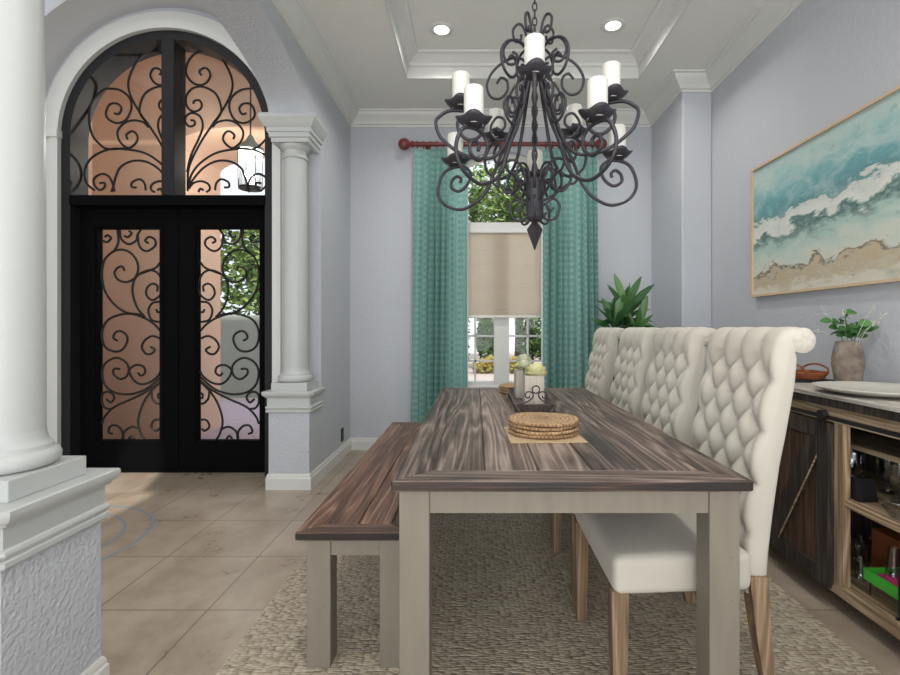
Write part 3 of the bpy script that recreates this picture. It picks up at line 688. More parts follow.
# ------------------------------------------------------------------ tufted chairs (local: seat front towards -x, width along y)
CW = .44
def make_chair(loc, label):
    t = thing('dining_chair', label, 'chair', loc, group='tufted linen dining chairs along the table')
    # profile of the back in (x, z): front up, roll backwards, down the rear
    fb, ft = (.390, .46), (.490, 1.085)                  # front bottom / top (relative x, origin = front leg centre line)
    rc, rr = (.556, 1.113), .038
    front = [(fb[0]+(ft[0]-fb[0])*i/44+.012*math.sin(PI*i/44)*-1, fb[1]+(ft[1]-fb[1])*i/44) for i in range(45)]
    top = [(p.x, p.z) for p in crom([(.490, 0, 1.085), (.497, 0, 1.118), (.516, 0, 1.142), (.538, 0, 1.1505), (.556, 0, 1.151)], 4)][1:]
    roll = top+[(rc[0]+rr*math.cos(PI/2-PI*1.15*i/16), rc[1]+rr*math.sin(PI/2-PI*1.15*i/16)) for i in range(1, 17)]
    rear = [(.544, 1.06), (.537, .98), (.512, .84), (.492, .74), (.472, .60), (.458, .48), (.450, .362)]
    prof = front+roll+rear+[(.392, .362)]
    n = len(prof); nt = 88
    nrm = []
    for i in range(n):
        a, b = prof[i-1], prof[(i+1) % n]; dx, dz = b[0]-a[0], b[1]-a[1]; l = math.hypot(dx, dz); nrm.append((-dz/l, dx/l))
    PY, PZ_, zA = .115, .152, .688
    def tuft(y, z):
        ed = max(0., min(1., (abs(y)-.176)/.02)); tp = max(0., min(1., (z-1.062)/.012))
        p = y/PY+(z-(zA-.076))/PZ_; q = y/PY-(z-(zA-.076))/PZ_
        dia = (abs(math.sin(PI*p))*abs(math.sin(PI*q)))**.55
        hor = abs(math.sin(PI*(z-zA)/PZ_))**.35
        ver = abs(math.sin(PI*y/PY))**.38 if abs(y) < .173 else max(.55, abs(math.sin(PI*y/PY))**.38)
        h = dia*(1-ed)+hor*ed*.9
        h = h*(1-tp)+ver*tp
        return h
    V = []; F = []
    for k in range(nt+1):
        y = CW*(k/nt-.5); e = max(0, abs(y)-(CW/2-.02))/.02; ins = .016*(1-math.sqrt(max(0, 1-e*e)))
        for i, (x, z) in enumerate(prof):
            h = 0
            if i < 45+14:
                zz = z if i < 45 else 1.09
                fade = 1 if i < 45 else max(0, 1-(i-44)/15)
                if z > .5: h = (.036*tuft(y, zz)-.018)*fade*min(1, (z-.5)/.04)*(1-.7*e*e)
            else:
                # gathered pleats stay on the roll underside only
                h = 0
            V.append((x+nrm[i][0]*(h-ins), y, z+nrm[i][1]*(h-ins)))
    for k in range(nt):
        for i in range(n):
            j = (i+1) % n; F.append((k*n+i, k*n+j, (k+1)*n+j, (k+1)*n+i))
    for k in (0, nt):
        # lower side: strip between matching front and rear points; roll end: fan to its centre
        ring = [k*n+i for i in range(n)]
        F.append(tuple(ring if k else ring[::-1]))
    mb = MB(); mb.v = V; mb.f = F
    mb.build('backrest', M['linen'], t, smooth=True, angle=70)
    for sy in (-1, 1):        # gathered rosette at each end of the roll
        Vr = [(rc[0], sy*(CW/2+.006), rc[1])]; Fr = []; m = 72
        for r_ in (1, 2, 3, 4):
            for q in range(m):
                a = 2*PI*q/m; rad = rr*1.0*r_/4; pl = .0012*math.sin(a*7)*(r_/4 if r_ < 4 else .4)
                Vr.append((rc[0]+rad*math.cos(a), sy*(CW/2+.012-(.016 if r_ == 4 else .002*r_)+pl), rc[1]+rad*math.sin(a)))
        for q in range(m): Fr.append((0, 1+q, 1+(q+1) % m))
        for r_ in range(3):
            for q in range(m): Fr.append((1+r_*m+q, 1+(r_+1)*m+q, 1+(r_+1)*m+(q+1) % m, 1+r_*m+(q+1) % m))
        mb = MB(); mb.v = Vr; mb.f = Fr; mb.build('scroll_end', M['linen'], t, smooth=True)
    # seat
    bm = bmesh.new(); bmesh.ops.create_cube(bm, size=1); bmesh.ops.subdivide_edges(bm, edges=list(bm.edges), cuts=26, use_grid_fill=True)
    hx_, hy_, hz_, rad_s = .205, .28, .056, .024
    for q in bm.verts:
        u, v_, w_ = [math.copysign(abs(k_*2)**.75, k_) for k_ in q.co]
        p = Vector((u*hx_, v_*hy_, w_*hz_)); cl = Vector((max(-hx_+rad_s, min(hx_-rad_s, p.x)), max(-hy_+rad_s, min(hy_-rad_s, p.y)), max(-hz_+rad_s, min(hz_-rad_s, p.z))))
        d_ = p-cl
        if d_.length > 1e-6: p = cl+d_.normalized()*rad_s*min(1, max(abs(d_.x), abs(d_.y), abs(d_.z))/rad_s)
        z = p.z+(.012*(1-u*u)*(1-v_*v_) if w_ > .5 else 0)
        q.co = (.185+p.x, p.y*(1-.05*(u+1)), .444+z)
    MB().bm(bm).build('seat', M['linen'], t, smooth=True, angle=60)
    for sy in (-1, 1):
        ya = sy*(.28-.032)
        q = [(0, .024, .40), (0, .022, .24), (0, .017, .017)]
        mb = MB()
        for (s_, cx_) in (('front', -.006),):
            V = []
            for (dx, r_, z) in q:
                for (a, b) in ((-1, -1), (1, -1), (1, 1), (-1, 1)): V.append((cx_+.006+dx+a*r_, ya+b*r_, z))
            F = [(0, 3, 2, 1), (8, 9, 10, 11)]+[(l*4+i, l*4+(i+1) % 4, (l+1)*4+(i+1) % 4, (l+1)*4+i) for l in range(2) for i in range(4)]
            mb.add(V, F)
        mb.build('leg', M['oak'], t)
        V = []; ya = sy*(.235-.028)
        q = [(.418, .027, .42), (.420, .026, .385), (.430, .023, .28), (.448, .019, .15), (.474, .016, .017)]
        for (dx, r_, z) in q:
            for (a, b) in ((-1, -1), (1, -1), (1, 1), (-1, 1)): V.append((dx+a*r_, ya+b*r_, z))
        F = [(0, 3, 2, 1), (16, 17, 18, 19)]+[(l*4+i, l*4+(i+1) % 4, (l+1)*4+(i+1) % 4, (l+1)*4+i) for l in range(4) for i in range(4)]
        MB().add(V, F).build('leg', M['oak'], t)
    return t
clabels = ['tufted linen chair closest to the camera, beside the near table leg', 'second tufted linen chair from the camera, right behind the front one', 'third tufted linen chair from the camera, before the farthest one', 'farthest tufted linen chair, in front of the tall leafy plant']
ch = make_chair((.414, 1.665, 0), clabels[0])
for lab, y in zip(clabels[1:], (2.236, 2.804, 3.475)):
    c = copy_tree(ch); c.location = (.414, y, 0); c['label'] = lab

# ------------------------------------------------------------------ chandelier (radial profiles in (r, z))
AX, AY = .268, 2.2
chd = thing('chandelier', 'large black wrought iron scroll chandelier with white candle sleeves over the table', 'chandelier', (AX, AY, 0))
def rad(prof, ang, sub=6):
    c, s_ = math.cos(ang), math.sin(ang); return [(p[0]*c, p[0]*s_, p[1]) for p in crom([(r, 0, z) for r, z in prof], sub) for p in [(p.x, p.z)]]
mb = MB(); z = 2.475; k = 0
while z < 3.33:
    hz, hw = .021, .0095
    c = [(hw*math.cos(2*PI*q/12)*(1 if k % 2 else 0), hw*math.cos(2*PI*q/12)*(0 if k % 2 else 1), z+hz*.8+hz*math.sin(2*PI*q/12)) for q in range(12)]
    mb.tube(c, .0032, 6, closed=True); z += .0335; k += 1
mb.build('chain', M['chand'], chd, smooth=True)
MB().lathe([(.0001, 3.30), (.02, 3.302), (.05, 3.32), (.062, 3.34), (.062, ZT)], 24).build('canopy', M['chand'], chd, smooth=True)
MB().lathe([(.0001, 2.475), (.012, 2.47), (.03, 2.455), (.036, 2.43), (.028, 2.405), (.016, 2.39), (.014, 2.36)], 20).build('hub', M['chand'], chd, smooth=True)
mb = MB()
for i in range(2):
    pts = [(.0075*math.cos(u*30+i*PI), .0075*math.sin(u*30+i*PI), 1.80+u*.62) for u in [q/90 for q in range(91)]]
    mb.tube(pts, .0075, 6)
mb.tube([(0, 0, 1.78), (0, 0, 2.42)], .006, 8)
mb.build('twisted_post', M['chand'], chd, smooth=True)
MB().lathe([(.012, 1.83), (.03, 1.822), (.04, 1.812), (.04, 1.645), (.032, 1.632), (.02, 1.628), (.0001, 1.626)], 12).build('body', M['chand'], chd, angle=30)
V = [(0, 0, 1.66)]+[(.012*a, .012*b, 1.625) for a, b in ((1, 0), (0, 1), (-1, 0), (0, -1))]+[(.036*a, .036*b, 1.592) for a, b in ((1, 0), (0, 1), (-1, 0), (0, -1))]+[(0, 0, 1.495)]
F = [(0, 1+i, 1+(i+1) % 4) for i in range(4)]+[(1+i, 5+i, 5+(i+1) % 4, 1+(i+1) % 4) for i in range(4)]+[(5+i, 9, 5+(i+1) % 4) for i in range(4)]
MB().add(V, F).build('spear_finial', M['chand'], chd)
LOWER = [(.022, 2.33), (.04, 2.254), (.07, 2.16), (.115, 2.04), (.165, 1.945), (.208, 1.851), (.23, 1.804), (.28, 1.752), (.363, 1.719), (.445, 1.742), (.49, 1.79), (.495, 1.845), (.465, 1.905), (.415, 1.926), (.355, 1.922), (.32, 1.889), (.333, 1.839), (.378, 1.809), (.42, 1.828), (.42, 1.861), (.393, 1.881), (.37, 1.867), (.375, 1.847)]
LBR = [(.035, 1.72), (.09, 1.752), (.15, 1.80), (.19, 1.812), (.213, 1.845)]
LBR2 = [(.035, 1.70), (.08, 1.77), (.13, 1.765), (.19, 1.79), (.235, 1.80)]
UPPER = [(.02, 2.36), (.05, 2.24), (.08, 2.13), (.11, 2.03), (.14, 1.955), (.19, 1.905), (.26, 1.893), (.33, 1.908), (.39, 1.944), (.43, 1.983), (.445, 2.04), (.423, 2.07), (.387, 2.092), (.335, 2.097), (.285, 2.096), (.248, 2.075), (.235, 2.04), (.255, 1.99), (.30, 1.972), (.34, 2.0), (.35, 2.045), (.32, 2.075), (.29, 2.06), (.297, 2.03)]
def candle_cup(arm, r, z, ang, h):
    c = (r*math.cos(ang), r*math.sin(ang), z)
    m = 40; V = []; F = []
    rings = [(.008, .0), (.025, .002), (.046, .012), (.060, .026), (.066, .036), (.062, .033), (.044, .017), (.0, .012)]
    for rr_, dz in rings:
        for q in range(m):
            a = 2*PI*q/m; w_ = 1+.10*math.cos(4*a)*(rr_/.066)**3; V.append((c[0]+rr_*w_*math.cos(a), c[1]+rr_*w_*math.sin(a), c[2]+dz+.006*math.cos(4*a)*(rr_/.066)**2))
    for i in range(len(rings)-1):
        for q in range(m): F.append((i*m+q, i*m+(q+1) % m, (i+1)*m+(q+1) % m, (i+1)*m+q))
    F.append(tuple(range(m-1, -1, -1)))
    MB().add(V, F).build('drip_pan', M['chand'], arm, smooth=True)
    MB().lathe([(.038, .008), (.0385, .012), (.0385, h-.006), (.036, h-.001), (.030, h), (.022, h-.008), (.0001, h-.009)], 28, c).build('candle_sleeve', M['candle'], arm, smooth=True, angle=50)
for i in range(5):
    al = math.radians(-61+72*i); au = math.radians(-97+72*i); am = (al+au)/2
    arm = MB().tube(rad(LOWER, al), .0078, 8).tube(rad(LBR, al), .006, 8).build('arm', M['chand'], chd, smooth=True)
    candle_cup(arm, .40, 1.93, al, .155)
    arm = MB().tube(rad(UPPER, au), .0078, 8).build('arm', M['chand'], chd, smooth=True)
    candle_cup(arm, .335, 2.10, au, .155)
    MB().tube(rad([(.022, 2.30), (.045, 2.355), (.09, 2.385), (.15, 2.378), (.205, 2.345), (.234, 2.29), (.215, 2.232), (.17, 2.213), (.132, 2.242), (.134, 2.288), (.163, 2.308), (.184, 2.285)], al), .0062, 8).build('crown_scroll', M['chand'], chd, smooth=True)
    MB().tube(rad([(.02, 2.30), (.034, 2.38), (.07, 2.43), (.118, 2.425), (.145, 2.375), (.125, 2.325), (.09, 2.33), (.082, 2.366), (.104, 2.38)], au), .006, 8).build('crown_scroll', M['chand'], chd, smooth=True)
    MB().tube(rad([(.022, 2.36), (.03, 2.43), (.048, 2.50), (.072, 2.525), (.098, 2.50), (.09, 2.452), (.066, 2.448), (.06, 2.475)], al+math.radians(12)), .006, 8).build('top_scroll', M['chand'], chd, smooth=True)
    MB().tube(rad([(.035, 2.29), (.09, 2.26), (.13, 2.19), (.12, 2.125), (.088, 2.13), (.075, 2.18), (.10, 2.205), (.108, 2.18)], al), .006, 8).build('drop_scroll', M['chand'], chd, smooth=True)
    MB().tube(rad([(.10, 2.10), (.118, 2.05), (.15, 2.018), (.195, 2.035), (.215, 2.085), (.185, 2.128), (.15, 2.115), (.143, 2.08), (.168, 2.062), (.185, 2.083)], al), .006, 8).build('rod_scroll', M['chand'], chd, smooth=True)
    MB().tube(rad([(.036, 1.79), (.055, 1.86), (.10, 1.897), (.152, 1.868), (.165, 1.80), (.13, 1.752), (.087, 1.77), (.08, 1.815), (.11, 1.842), (.13, 1.812)], au), .0062, 8).build('inner_scroll', M['chand'], chd, smooth=True)
    MB().tube(rad([(.036, 1.80), (.05, 1.85), (.08, 1.87), (.12, 1.85), (.125, 1.80), (.095, 1.775), (.07, 1.80), (.085, 1.825)], al), .0055, 8).build('inner_scroll', M['chand'], chd, smooth=True)
    MB().tube(rad([(.03, 1.665), (.055, 1.632), (.095, 1.635), (.115, 1.685), (.087, 1.722), (.055, 1.70), (.068, 1.668), (.09, 1.682)], au), .0058, 8).build('bottom_scroll', M['chand'], chd, smooth=True)

# ------------------------------------------------------------------ things on the table
ZTB = .76
def napkin(cx, cy, s, rz, label):
    t = MB(); n = 14
    for k, zz in ((0, .0), (1, .0022)):
        for j in range(n+1):
            for i in range(n+1): t.v.append(((i/n-.5)*s, (j/n-.5)*s, zz))
    N = (n+1)**2
    for j in range(n):
        for i in range(n):
            q = j*(n+1)+i; t.f.append((N+q, N+q+1, N+q+n+2, N+q+n+1)); t.f.append((q, q+n+1, q+n+2, q+1))
    for i in range(n):
        for (a, b) in ((i, i+1), (n*(n+1)+i+1, n*(n+1)+i), ((i+1)*(n+1), i*(n+1)), (i*(n+1)+n, (i+1)*(n+1)+n)): t.f.append((a, b, b+N, a+N))
    o = t.build('cloth_napkin', M['napkin'], loc=(cx, cy, ZTB+.0005)); o.rotation_euler.z = rz
    return tag(o, label, 'napkin')
napkin(.247, 1.79, .262, math.radians(2), 'square beige cloth napkin under the nearer stack of woven placemats')
def placemat(cx, cy, z, r, ang, label, group):
    prof = [(.0001, 0)]+[(r*i/16, 0) for i in range(1, 16)]+[(r, .003), (r*1.004, .007), (r, .011)]
    top = [(r*(16-i)/16, .0115+.0016*math.sin(i*PI)) for i in range(1, 16)]+[(.0001, .0115)]
    mb = MB().lathe(prof+top, 72)
    mb.v = [(x*(1+.012*math.sin(14*math.atan2(y, x))*(math.hypot(x, y)/r)**4), y*(1+.012*math.sin(14*math.atan2(y, x))*(math.hypot(x, y)/r)**4), zz+.0016*math.sin(3*math.atan2(y, x)+ang)*(math.hypot(x, y)/r)**2+.0016) for x, y, zz in mb.v]
    o = mb.build('round_placemat', M['mat'], smooth=True, loc=(cx, cy, z)); o.rotation_euler.z = ang
    return tag(o, label, 'placemat', group)
ords = ['lowest', 'second', 'third', 'topmost']
for i in range(4):
    placemat(.252+.004*math.sin(i*2.1), 1.815+.004*math.cos(i*3), ZTB+.0028+i*.0142, .128-.002*(i == 1), i*.9, ['round braided placemat lying directly on the beige napkin', 'round braided placemat second from the bottom of the near stack', 'round braided placemat just under the top of the near stack', 'round braided placemat on top of the near stack'][i], 'placemats in the near stack')
for i in range(3):
    placemat(.272, 2.99, ZTB+.0005+i*.0142, .125, i*1.1, ['round braided placemat at the bottom of the far stack behind the tray', 'round braided placemat in the middle of the far stack behind the tray', 'round braided placemat on top of the far stack behind the tray'][i], 'placemats in the far stack')
tr = thing('wooden_tray', 'long dark wooden tray with curled iron end handles on the table', 'tray', (.279, 2.535, ZTB))
tw, tl = .075, .265
MB().box(-tw, tw, -tl, tl, .0, .01).build('tray_base', M['tray'], tr)
mb = MB()
for sx in (-1, 1): mb.prism([(sx*tw, .0), (sx*(tw+.022), .038), (sx*(tw+.012), .040), (sx*(tw-.012), .0)], 'y', -tl-.02, tl+.02)
for sy in (-1, 1): mb.prism([(sy*tl, .0), (sy*(tl+.022), .038), (sy*(tl+.012), .040), (sy*(tl-.012), .0)], 'x', -tw-.016, tw+.016)
mb.build('tray_side', M['tray'], tr)
for sy in (-1, 1):
    y = sy*(tl+.026); mb = MB()
    for sx in (-1, 1):
        c = [(.088, .036), (.06, .044), (.03, .058), (.012, .078), (.018, .094), (.036, .098), (.048, .088), (.046, .074), (.034, .070), (.028, .078)]
        mb.tube(crom([(sx*a, y, b) for a, b in c], 5), .0034, 8)
    mb.tube([(.017*math.cos(2*PI*q/20), y, .108+.017*math.sin(2*PI*q/20)) for q in range(20)], .0034, 8, closed=True)
    mb.build('tray_handle', M['chand'], tr, smooth=True)
def vase_box(cx, cy, label, h=.145):
    t = thing('square_vase', label, 'vase', (cx, cy, ZTB+.0102), rz=.03)
    s = .048; mb = MB()
    for (a, b, c, d) in ((-s, s, -s, -s+.008), (-s, s, s-.008, s), (-s, -s+.008, -s+.008, s-.008), (s-.008, s, -s+.008, s-.008)): mb.box(a, b, c, d, 0, h, .0)
    mb.box(-s+.008, s-.008, -s+.008, s-.008, 0, .08)
    mb.build('vase_body', M['vase_white'], t); return t
v1 = vase_box(.292, 2.46, 'whitewashed square wooden vase in the tray holding the yellow bloom')
v2 = vase_box(.268, 2.70, 'whitewashed square wooden vase farther back in the tray', .15)
def blossom(cx, cy, cz, R, mat, label, seed):
    rr = random.Random(seed); t = thing('flower_bloom', label, 'flower', (cx, cy, cz))
    mb = MB()
    for ring, (n, tilt, ln) in enumerate([(6, .15, .8), (9, .42, .95), (11, .75, 1.0), (12, 1.1, 1.0), (11, 1.5, .95)]):
        for k in range(n):
            a = 2*PI*k/n+ring*.4+rr.uniform(-.1, .1); tl_ = tilt+rr.uniform(-.12, .12); l = R*ln; wd = R*.34
            d = Vector((math.cos(a)*math.sin(tl_), math.sin(a)*math.sin(tl_), math.cos(tl_))); s_ = Vector((-math.sin(a), math.cos(a), 0)); up = d.cross(s_)
            V = []
            for q, (f, ww) in enumerate([(.1, .25), (.45, .9), (.75, 1.0), (.93, .75), (1.02, .25)]):
                p = d*l*f+up*(.34*l*f*f) ; cup = up*(-.10*l*ww)
                V += [p-s_*wd*ww, p+cup*.8, p+s_*wd*ww]
            mb.add(V, [(q*3+i, q*3+i+1, (q+1)*3+i+1, (q+1)*3+i) for q in range(4) for i in range(2)])
    mb.build('petals', mat, t, smooth=True, recalc=False)
    MB().tube([(0, 0, -.055), (0, 0, 0)], .004, 6).build('stem', M['sprig'], t)
blossom(.305, 2.448, ZTB+.150, .062, M['petal'], 'open pale yellow bloom in the nearer square vase', 2)
blossom(.250, 2.50, ZTB+.185, .045, M['petal_green'], 'pale green bloom standing behind the yellow one', 3)
blossom(.268, 2.70, ZTB+.195, .05, M['petal_green'], 'pale green bloom in the farther square vase', 4)

# ------------------------------------------------------------------ sideboard against the right wall (x runs to the wall, y away from camera)
SX0, SX1, SY0, SY1, SZ = 1.47, 1.89, .62, 2.74, .878
sb = thing('sideboard', 'rustic wooden sideboard with dark sliding barn doors and open glass shelves', 'sideboard', (SX0, 1.68, 0))
def sl(mb): mb.v = [(x-SX0, y-1.68, z) for x, y, z in mb.v]; return mb
mb = MB()
for i in range(3):
    xa = SX0-.02+i*(SX1+.0-SX0+.02)/3; mb.box(xa, xa+(SX1-SX0+.02)/3-.001, SY0-.02, SY1+.02, SZ-.018, SZ, .002)
sl(mb).build('top_board', M['cab_top'], sb)
sl(MB().box(SX0-.012, SX1, SY0-.012, SY1+.012, SZ-.052, SZ-.0185, .002)).build('top_edge', M['cab_dark'], sb)
sl(MB().box(SX0+.004, SX0+.028, SY0, SY1, .762, SZ-.053).box(SX0+.002, SX0+.028, SY0, SY1, .066, .112)).build('face_rail', M['cab_light_y'], sb)
for y in (1.372, 1.957): sl(MB().box(SX0, SX0+.03, y, y+.05, .112, .762, .001)).build('face_post', M['cab_light'], sb)
mb = MB().box(SX0+.03, SX1, SY0, SY0+.02, .03, SZ-.053).box(SX0+.03, SX1, SY1-.02, SY1, .03, SZ-.053).box(SX1-.012, SX1, SY0+.02, SY1-.02, .06, SZ-.053)
mb.box(SX0+.03, SX1-.012, 1.377, 1.397, .108, SZ-.053)
sl(mb).build('carcass', M['cab_dark'], sb)
sl(MB().box(SX0+.028, SX1-.012, SY0+.02, SY1-.02, .085, .109)).build('bottom_shelf', M['cab_light_y'], sb)
for (za, zb) in ((.436, .465), (.645, .668)): sl(MB().box(SX0+.006+(.1 if za > .6 else 0), SX1-.012, 1.398, SY1-.021, za, zb, .002)).build('shelf', M['cab_light_y'], sb)
for y in (SY0, SY1-.06):
    for x in (SX0+.01, SX1-.06): sl(MB().box(x, x+.05, y, y+.06, 0, .068)).build('foot', M['cab_dark'], sb)
sl(MB().box(SX0-.036, SX0-.030, SY0+.01, SY1-.01, .778, .794).tube([(SX0-.03, SY0+.1, .786), (SX0+.01, SY0+.1, .786)], .006, 6).tube([(SX0-.03, SY1-.1, .786), (SX0+.01, SY1-.1, .786)], .006, 6)).build('sliding_rail', M['black'], sb)
def barn(ya, yb, diag):
    z0, z1 = .088, .762; fw = .07; xa, xb = SX0-.028, SX0-.003
    mb = MB()
    n = 4
    for i in range(n): a = ya+.01+(yb-ya-.02)*i/n; mb.box(xa+.008, xb, a, a+(yb-ya-.02)/n-.002, z0+.01, z1-.01)
    dr = sl(mb).build('barn_door', M['cab_panel'], sb)
    mb = MB().box(xa-.004, xa+.012, ya, ya+fw, z0, z1, .002).box(xa-.004, xa+.012, yb-fw, yb, z0, z1, .002).box(xa-.004, xa+.012, ya+fw, yb-fw, z0, z0+fw, .002).box(xa-.004, xa+.012, ya+fw, yb-fw, z1-fw, z1, .002)
    sl(mb).build('door_frame', M['cab_dark'], dr)
    (p, q) = ((ya+fw, z1-fw), (yb-fw, z0+fw)) if diag else ((yb-fw, z1-fw), (ya+fw, z0+fw))
    dy, dz = q[0]-p[0], q[1]-p[1]; l = math.hypot(dy, dz); ny, nz = -dz/l*.045, dy/l*.045
    s_ = 1 if diag else 1
    sl(MB().prism([(p[0]+ny, p[1]+nz), (q[0]+ny, q[1]+nz), (q[0]-ny, q[1]-nz), (p[0]-ny, p[1]-nz)], 'x', xa-.003, xa+.009)).build('door_brace', M['cab_dark'], dr)
    ex = MB(); ex.prism([(p[0]-ny*1.0, p[1]-nz*1.0), (q[0]-ny, q[1]-nz), (q[0]-ny*.8, q[1]-nz*.8), (p[0]-ny*.8, p[1]-nz*.8)], 'x', xa-.0036, xa-.0026)
    o = sl(ex).build('worn_edge', M['cab_light_y'], dr)
    for y in (ya+.025, yb-.025):
        c = [(SX0-.040, y+.021*math.cos(2*PI*k/20), .792+.021*math.sin(2*PI*k/20)) for k in range(20)]
        mb = MB(); V = [(SX0-.050, a[1], a[2]) for a in c]+[(SX0-.026, a[1], a[2]) for a in c]
        mb.add(V, [tuple(range(20)), tuple(range(39, 19, -1))]+[(k, 20+k, 20+(k+1) % 20, (k+1) % 20) for k in range(20)])
        mb.box(SX0-.046, SX0-.040, y-.010, y+.010, .735, .792)
        sl(mb).build('roller_hanger', M['black'], dr, angle=40)
barn(1.995, 2.44, True); barn(.935, 1.38, False)
# on the sideboard
t = thing('ceramic_vase', 'weathered grey barrel vase with sprigs on the sideboard', 'vase', (1.80, 2.365, SZ+.0003))
MB().lathe([(.0001, 0), (.048, 0), (.053, .006), (.058, .04), (.066, .09), (.0655, .13), (.058, .175), (.050, .205), (.048, .208), (.046, .206), (.05, .17), (.055, .09), (.038, .02), (.0001, .015)], 40).build('vase_body', M['vase'], t, smooth=True, angle=50)
t = thing('leafy_sprigs', 'green leafy sprigs with wispy stems in the grey barrel vase', 'plant', (1.80, 2.365, SZ+.018))
def leaf_quad(mb, p, d, up, ln, wd, fold=.2, bend=.3, nseg=4):
    d = d.normalized(); s_ = d.cross(up)
    s_ = s_.normalized() if s_.length > 1e-5 else d.orthogonal().normalized(); n_ = s_.cross(d); V = []
    for q in range(nseg+1):
        f = q/nseg; ww = wd*(math.sin(PI*min(1, f*.92+.06))**.8); c = p+d*ln*f-Vector((0, 0, 1))*bend*ln*f*f
        V += [c-s_*ww*.5+n_*fold*ww*.5, c, c+s_*ww*.5+n_*fold*ww*.5]
    mb.add(V, [(q*3+i, q*3+i+1, (q+1)*3+i+1, (q+1)*3+i) for q in range(nseg) for i in range(2)])
rr = random.Random(11)
stems = [((-.10, -.03, .285), True), ((.0, .02, .33), True), ((.035, -.02, .27), True), ((.06, -.04, .25), True), ((-.05, -.05, .25), True), ((-.13, .05, .24), False), ((.05, -.16, .32), False), ((.03, -.12, .36), False), ((-.06, .1, .36), False), ((-.02, -.20, .28), False), ((-.09, -.09, .34), False)]
ms, ml, mw = MB(), MB(), MB()
for (e, leafy) in stems:
    b = Vector((e[0]*.12, e[1]*.12, 0)); m_ = Vector((e[0]*.3, e[1]*.3, .18)); end = Vector(e)
    pts = crom([b, m_, (m_+end)/2+Vector((0, 0, .02)), end], 5)
    (ms if leafy else mw).tube(pts, .0022 if leafy else .0012, 5)
    if leafy:
        for k in range(9):
            p = pts[-1-k] if k < len(pts)-6 else pts[-1]; 
            if p.z < .195: continue
            a = rr.uniform(0, 2*PI); leaf_quad(ml, p, Vector((math.cos(a), math.sin(a), rr.uniform(-.1, .5))), Vector((rr.uniform(-.9, .1), rr.uniform(-1.2, -.4), .6)), rr.uniform(.042, .06), rr.uniform(.034, .046), .25, .2)
    else:
        for k in range(7):
            p = pts[-1]-(pts[-1]-pts[-4])*(k/7.)
            mw.lathe([(.0001, -.004), (.004, 0), (.0001, .004)], 6, p+Vector((rr.uniform(-.008, .008), rr.uniform(-.008, .008), rr.uniform(-.008, .008))))
ms.build('stem', M['sprig'], t); ml.build('leaves', M['sprig'], t, smooth=True, recalc=False); mw.build('wispy_stems', M['plate'], t)
t = MB().lathe([(.0001, .0), (.12, .0), (.15, .004), (.20, .016), (.225, .026), (.228, .030), (.222, .030), (.19, .020), (.14, .011), (.0001, .010)], 64).build('serving_platter', M['plate'], smooth=True, loc=(1.655, 2.01, SZ+.0003))
tag(t, 'large round cream serving platter on the sideboard in front of the vase', 'plate')
t = MB().box(-.14, .155, -.14, .14, 0, .013, .004).build('serving_board', M['black'], loc=(1.64, 2.575, SZ+.0003))
tag(t, 'flat black tray under the orange rattan basket', 'tray')
t = thing('rattan_basket', 'shallow orange rattan basket with looped handles on the black tray', 'basket', (1.70, 2.53, SZ+.0135))
mb = MB()
for k in range(5): r = .078+.016*k/4; mb.tube([(r*math.cos(2*PI*q/32), r*1.2*math.sin(2*PI*q/32), .006+k*.0065+.0012*math.sin(q*PI*.5+k)) for q in range(32)], .0045, 6, closed=True)
mb.lathe([(.0001, .0015), (.078, .0015), (.078, .006), (.0001, .006)], 32)
mb.build('basket_body', M['rattan'], t, smooth=True)
for sx in (-1, 1): MB().tube(crom([(sx*.05, -.10, .034), (sx*.06, -.08, .058), (sx*.06, 0, .074), (sx*.06, .08, .058), (sx*.05, .10, .034)], 6), .005, 8).build('handle', M['rattan'], t, smooth=True)
# inside the open shelves
def put(name, mb, mat, loc, label, cat, group=None, **k): return tag(mb.build(name, mat, loc=loc, **k), label, cat, group)
def goblet(s=1): return MB().lathe([(.0001, 0), (.034*s, 0), (.034*s, .004), (.008*s, .008), (.006*s, .05*s), (.012*s, .058*s), (.034*s, .075*s), (.042*s, .11*s), (.038*s, .15*s), (.0355*s, .15*s), (.039*s, .11*s), (.03*s, .078*s), (.0001, .065*s)], 28)
def bowl(r, h): return MB().lathe([(.0001, 0), (r*.45, 0), (r*.45, .006), (r*.2, .012), (r*.2, h*.3), (r*.6, h*.36), (r*.95, h*.6), (r, h), (r*.96, h), (r*.9, h*.62), (r*.5, h*.42), (.0001, h*.4)], 36)
zs2 = .4655; zs1 = .1095
put('glass_compote', bowl(.08, .16), M['crystal'], (1.672, 1.92, zs2), 'large footed glass bowl on the middle shelf of the sideboard', 'bowl', smooth=True, angle=50)
put('glass_goblet', goblet(1.05), M['crystal'], (1.62, 2.10, zs2), 'clear glass goblet beside the black box on the middle shelf', 'glass', smooth=True, angle=50)
put('glass_goblet', goblet(.95), M['crystal'], (1.72, 2.04, zs2), 'clear glass goblet behind the footed glass bowl', 'glass', smooth=True, angle=50)
put('glass_dish', MB().lathe([(.0001, 0), (.03, 0), (.05, .03), (.055, .036), (.051, .036), (.03, .006), (.0001, .005)], 28), M['crystal'], (1.53, 1.76, zs2), 'low glass dish near the front edge of the middle shelf', 'dish', smooth=True)
put('black_box', MB().prism([(-.04, 0), (.04, 0), (.016, .085), (-.016, .085)], 'x', -.04, .035), M['black'], (1.548, 1.962, zs2), 'small black sloped box on the middle shelf', 'box')
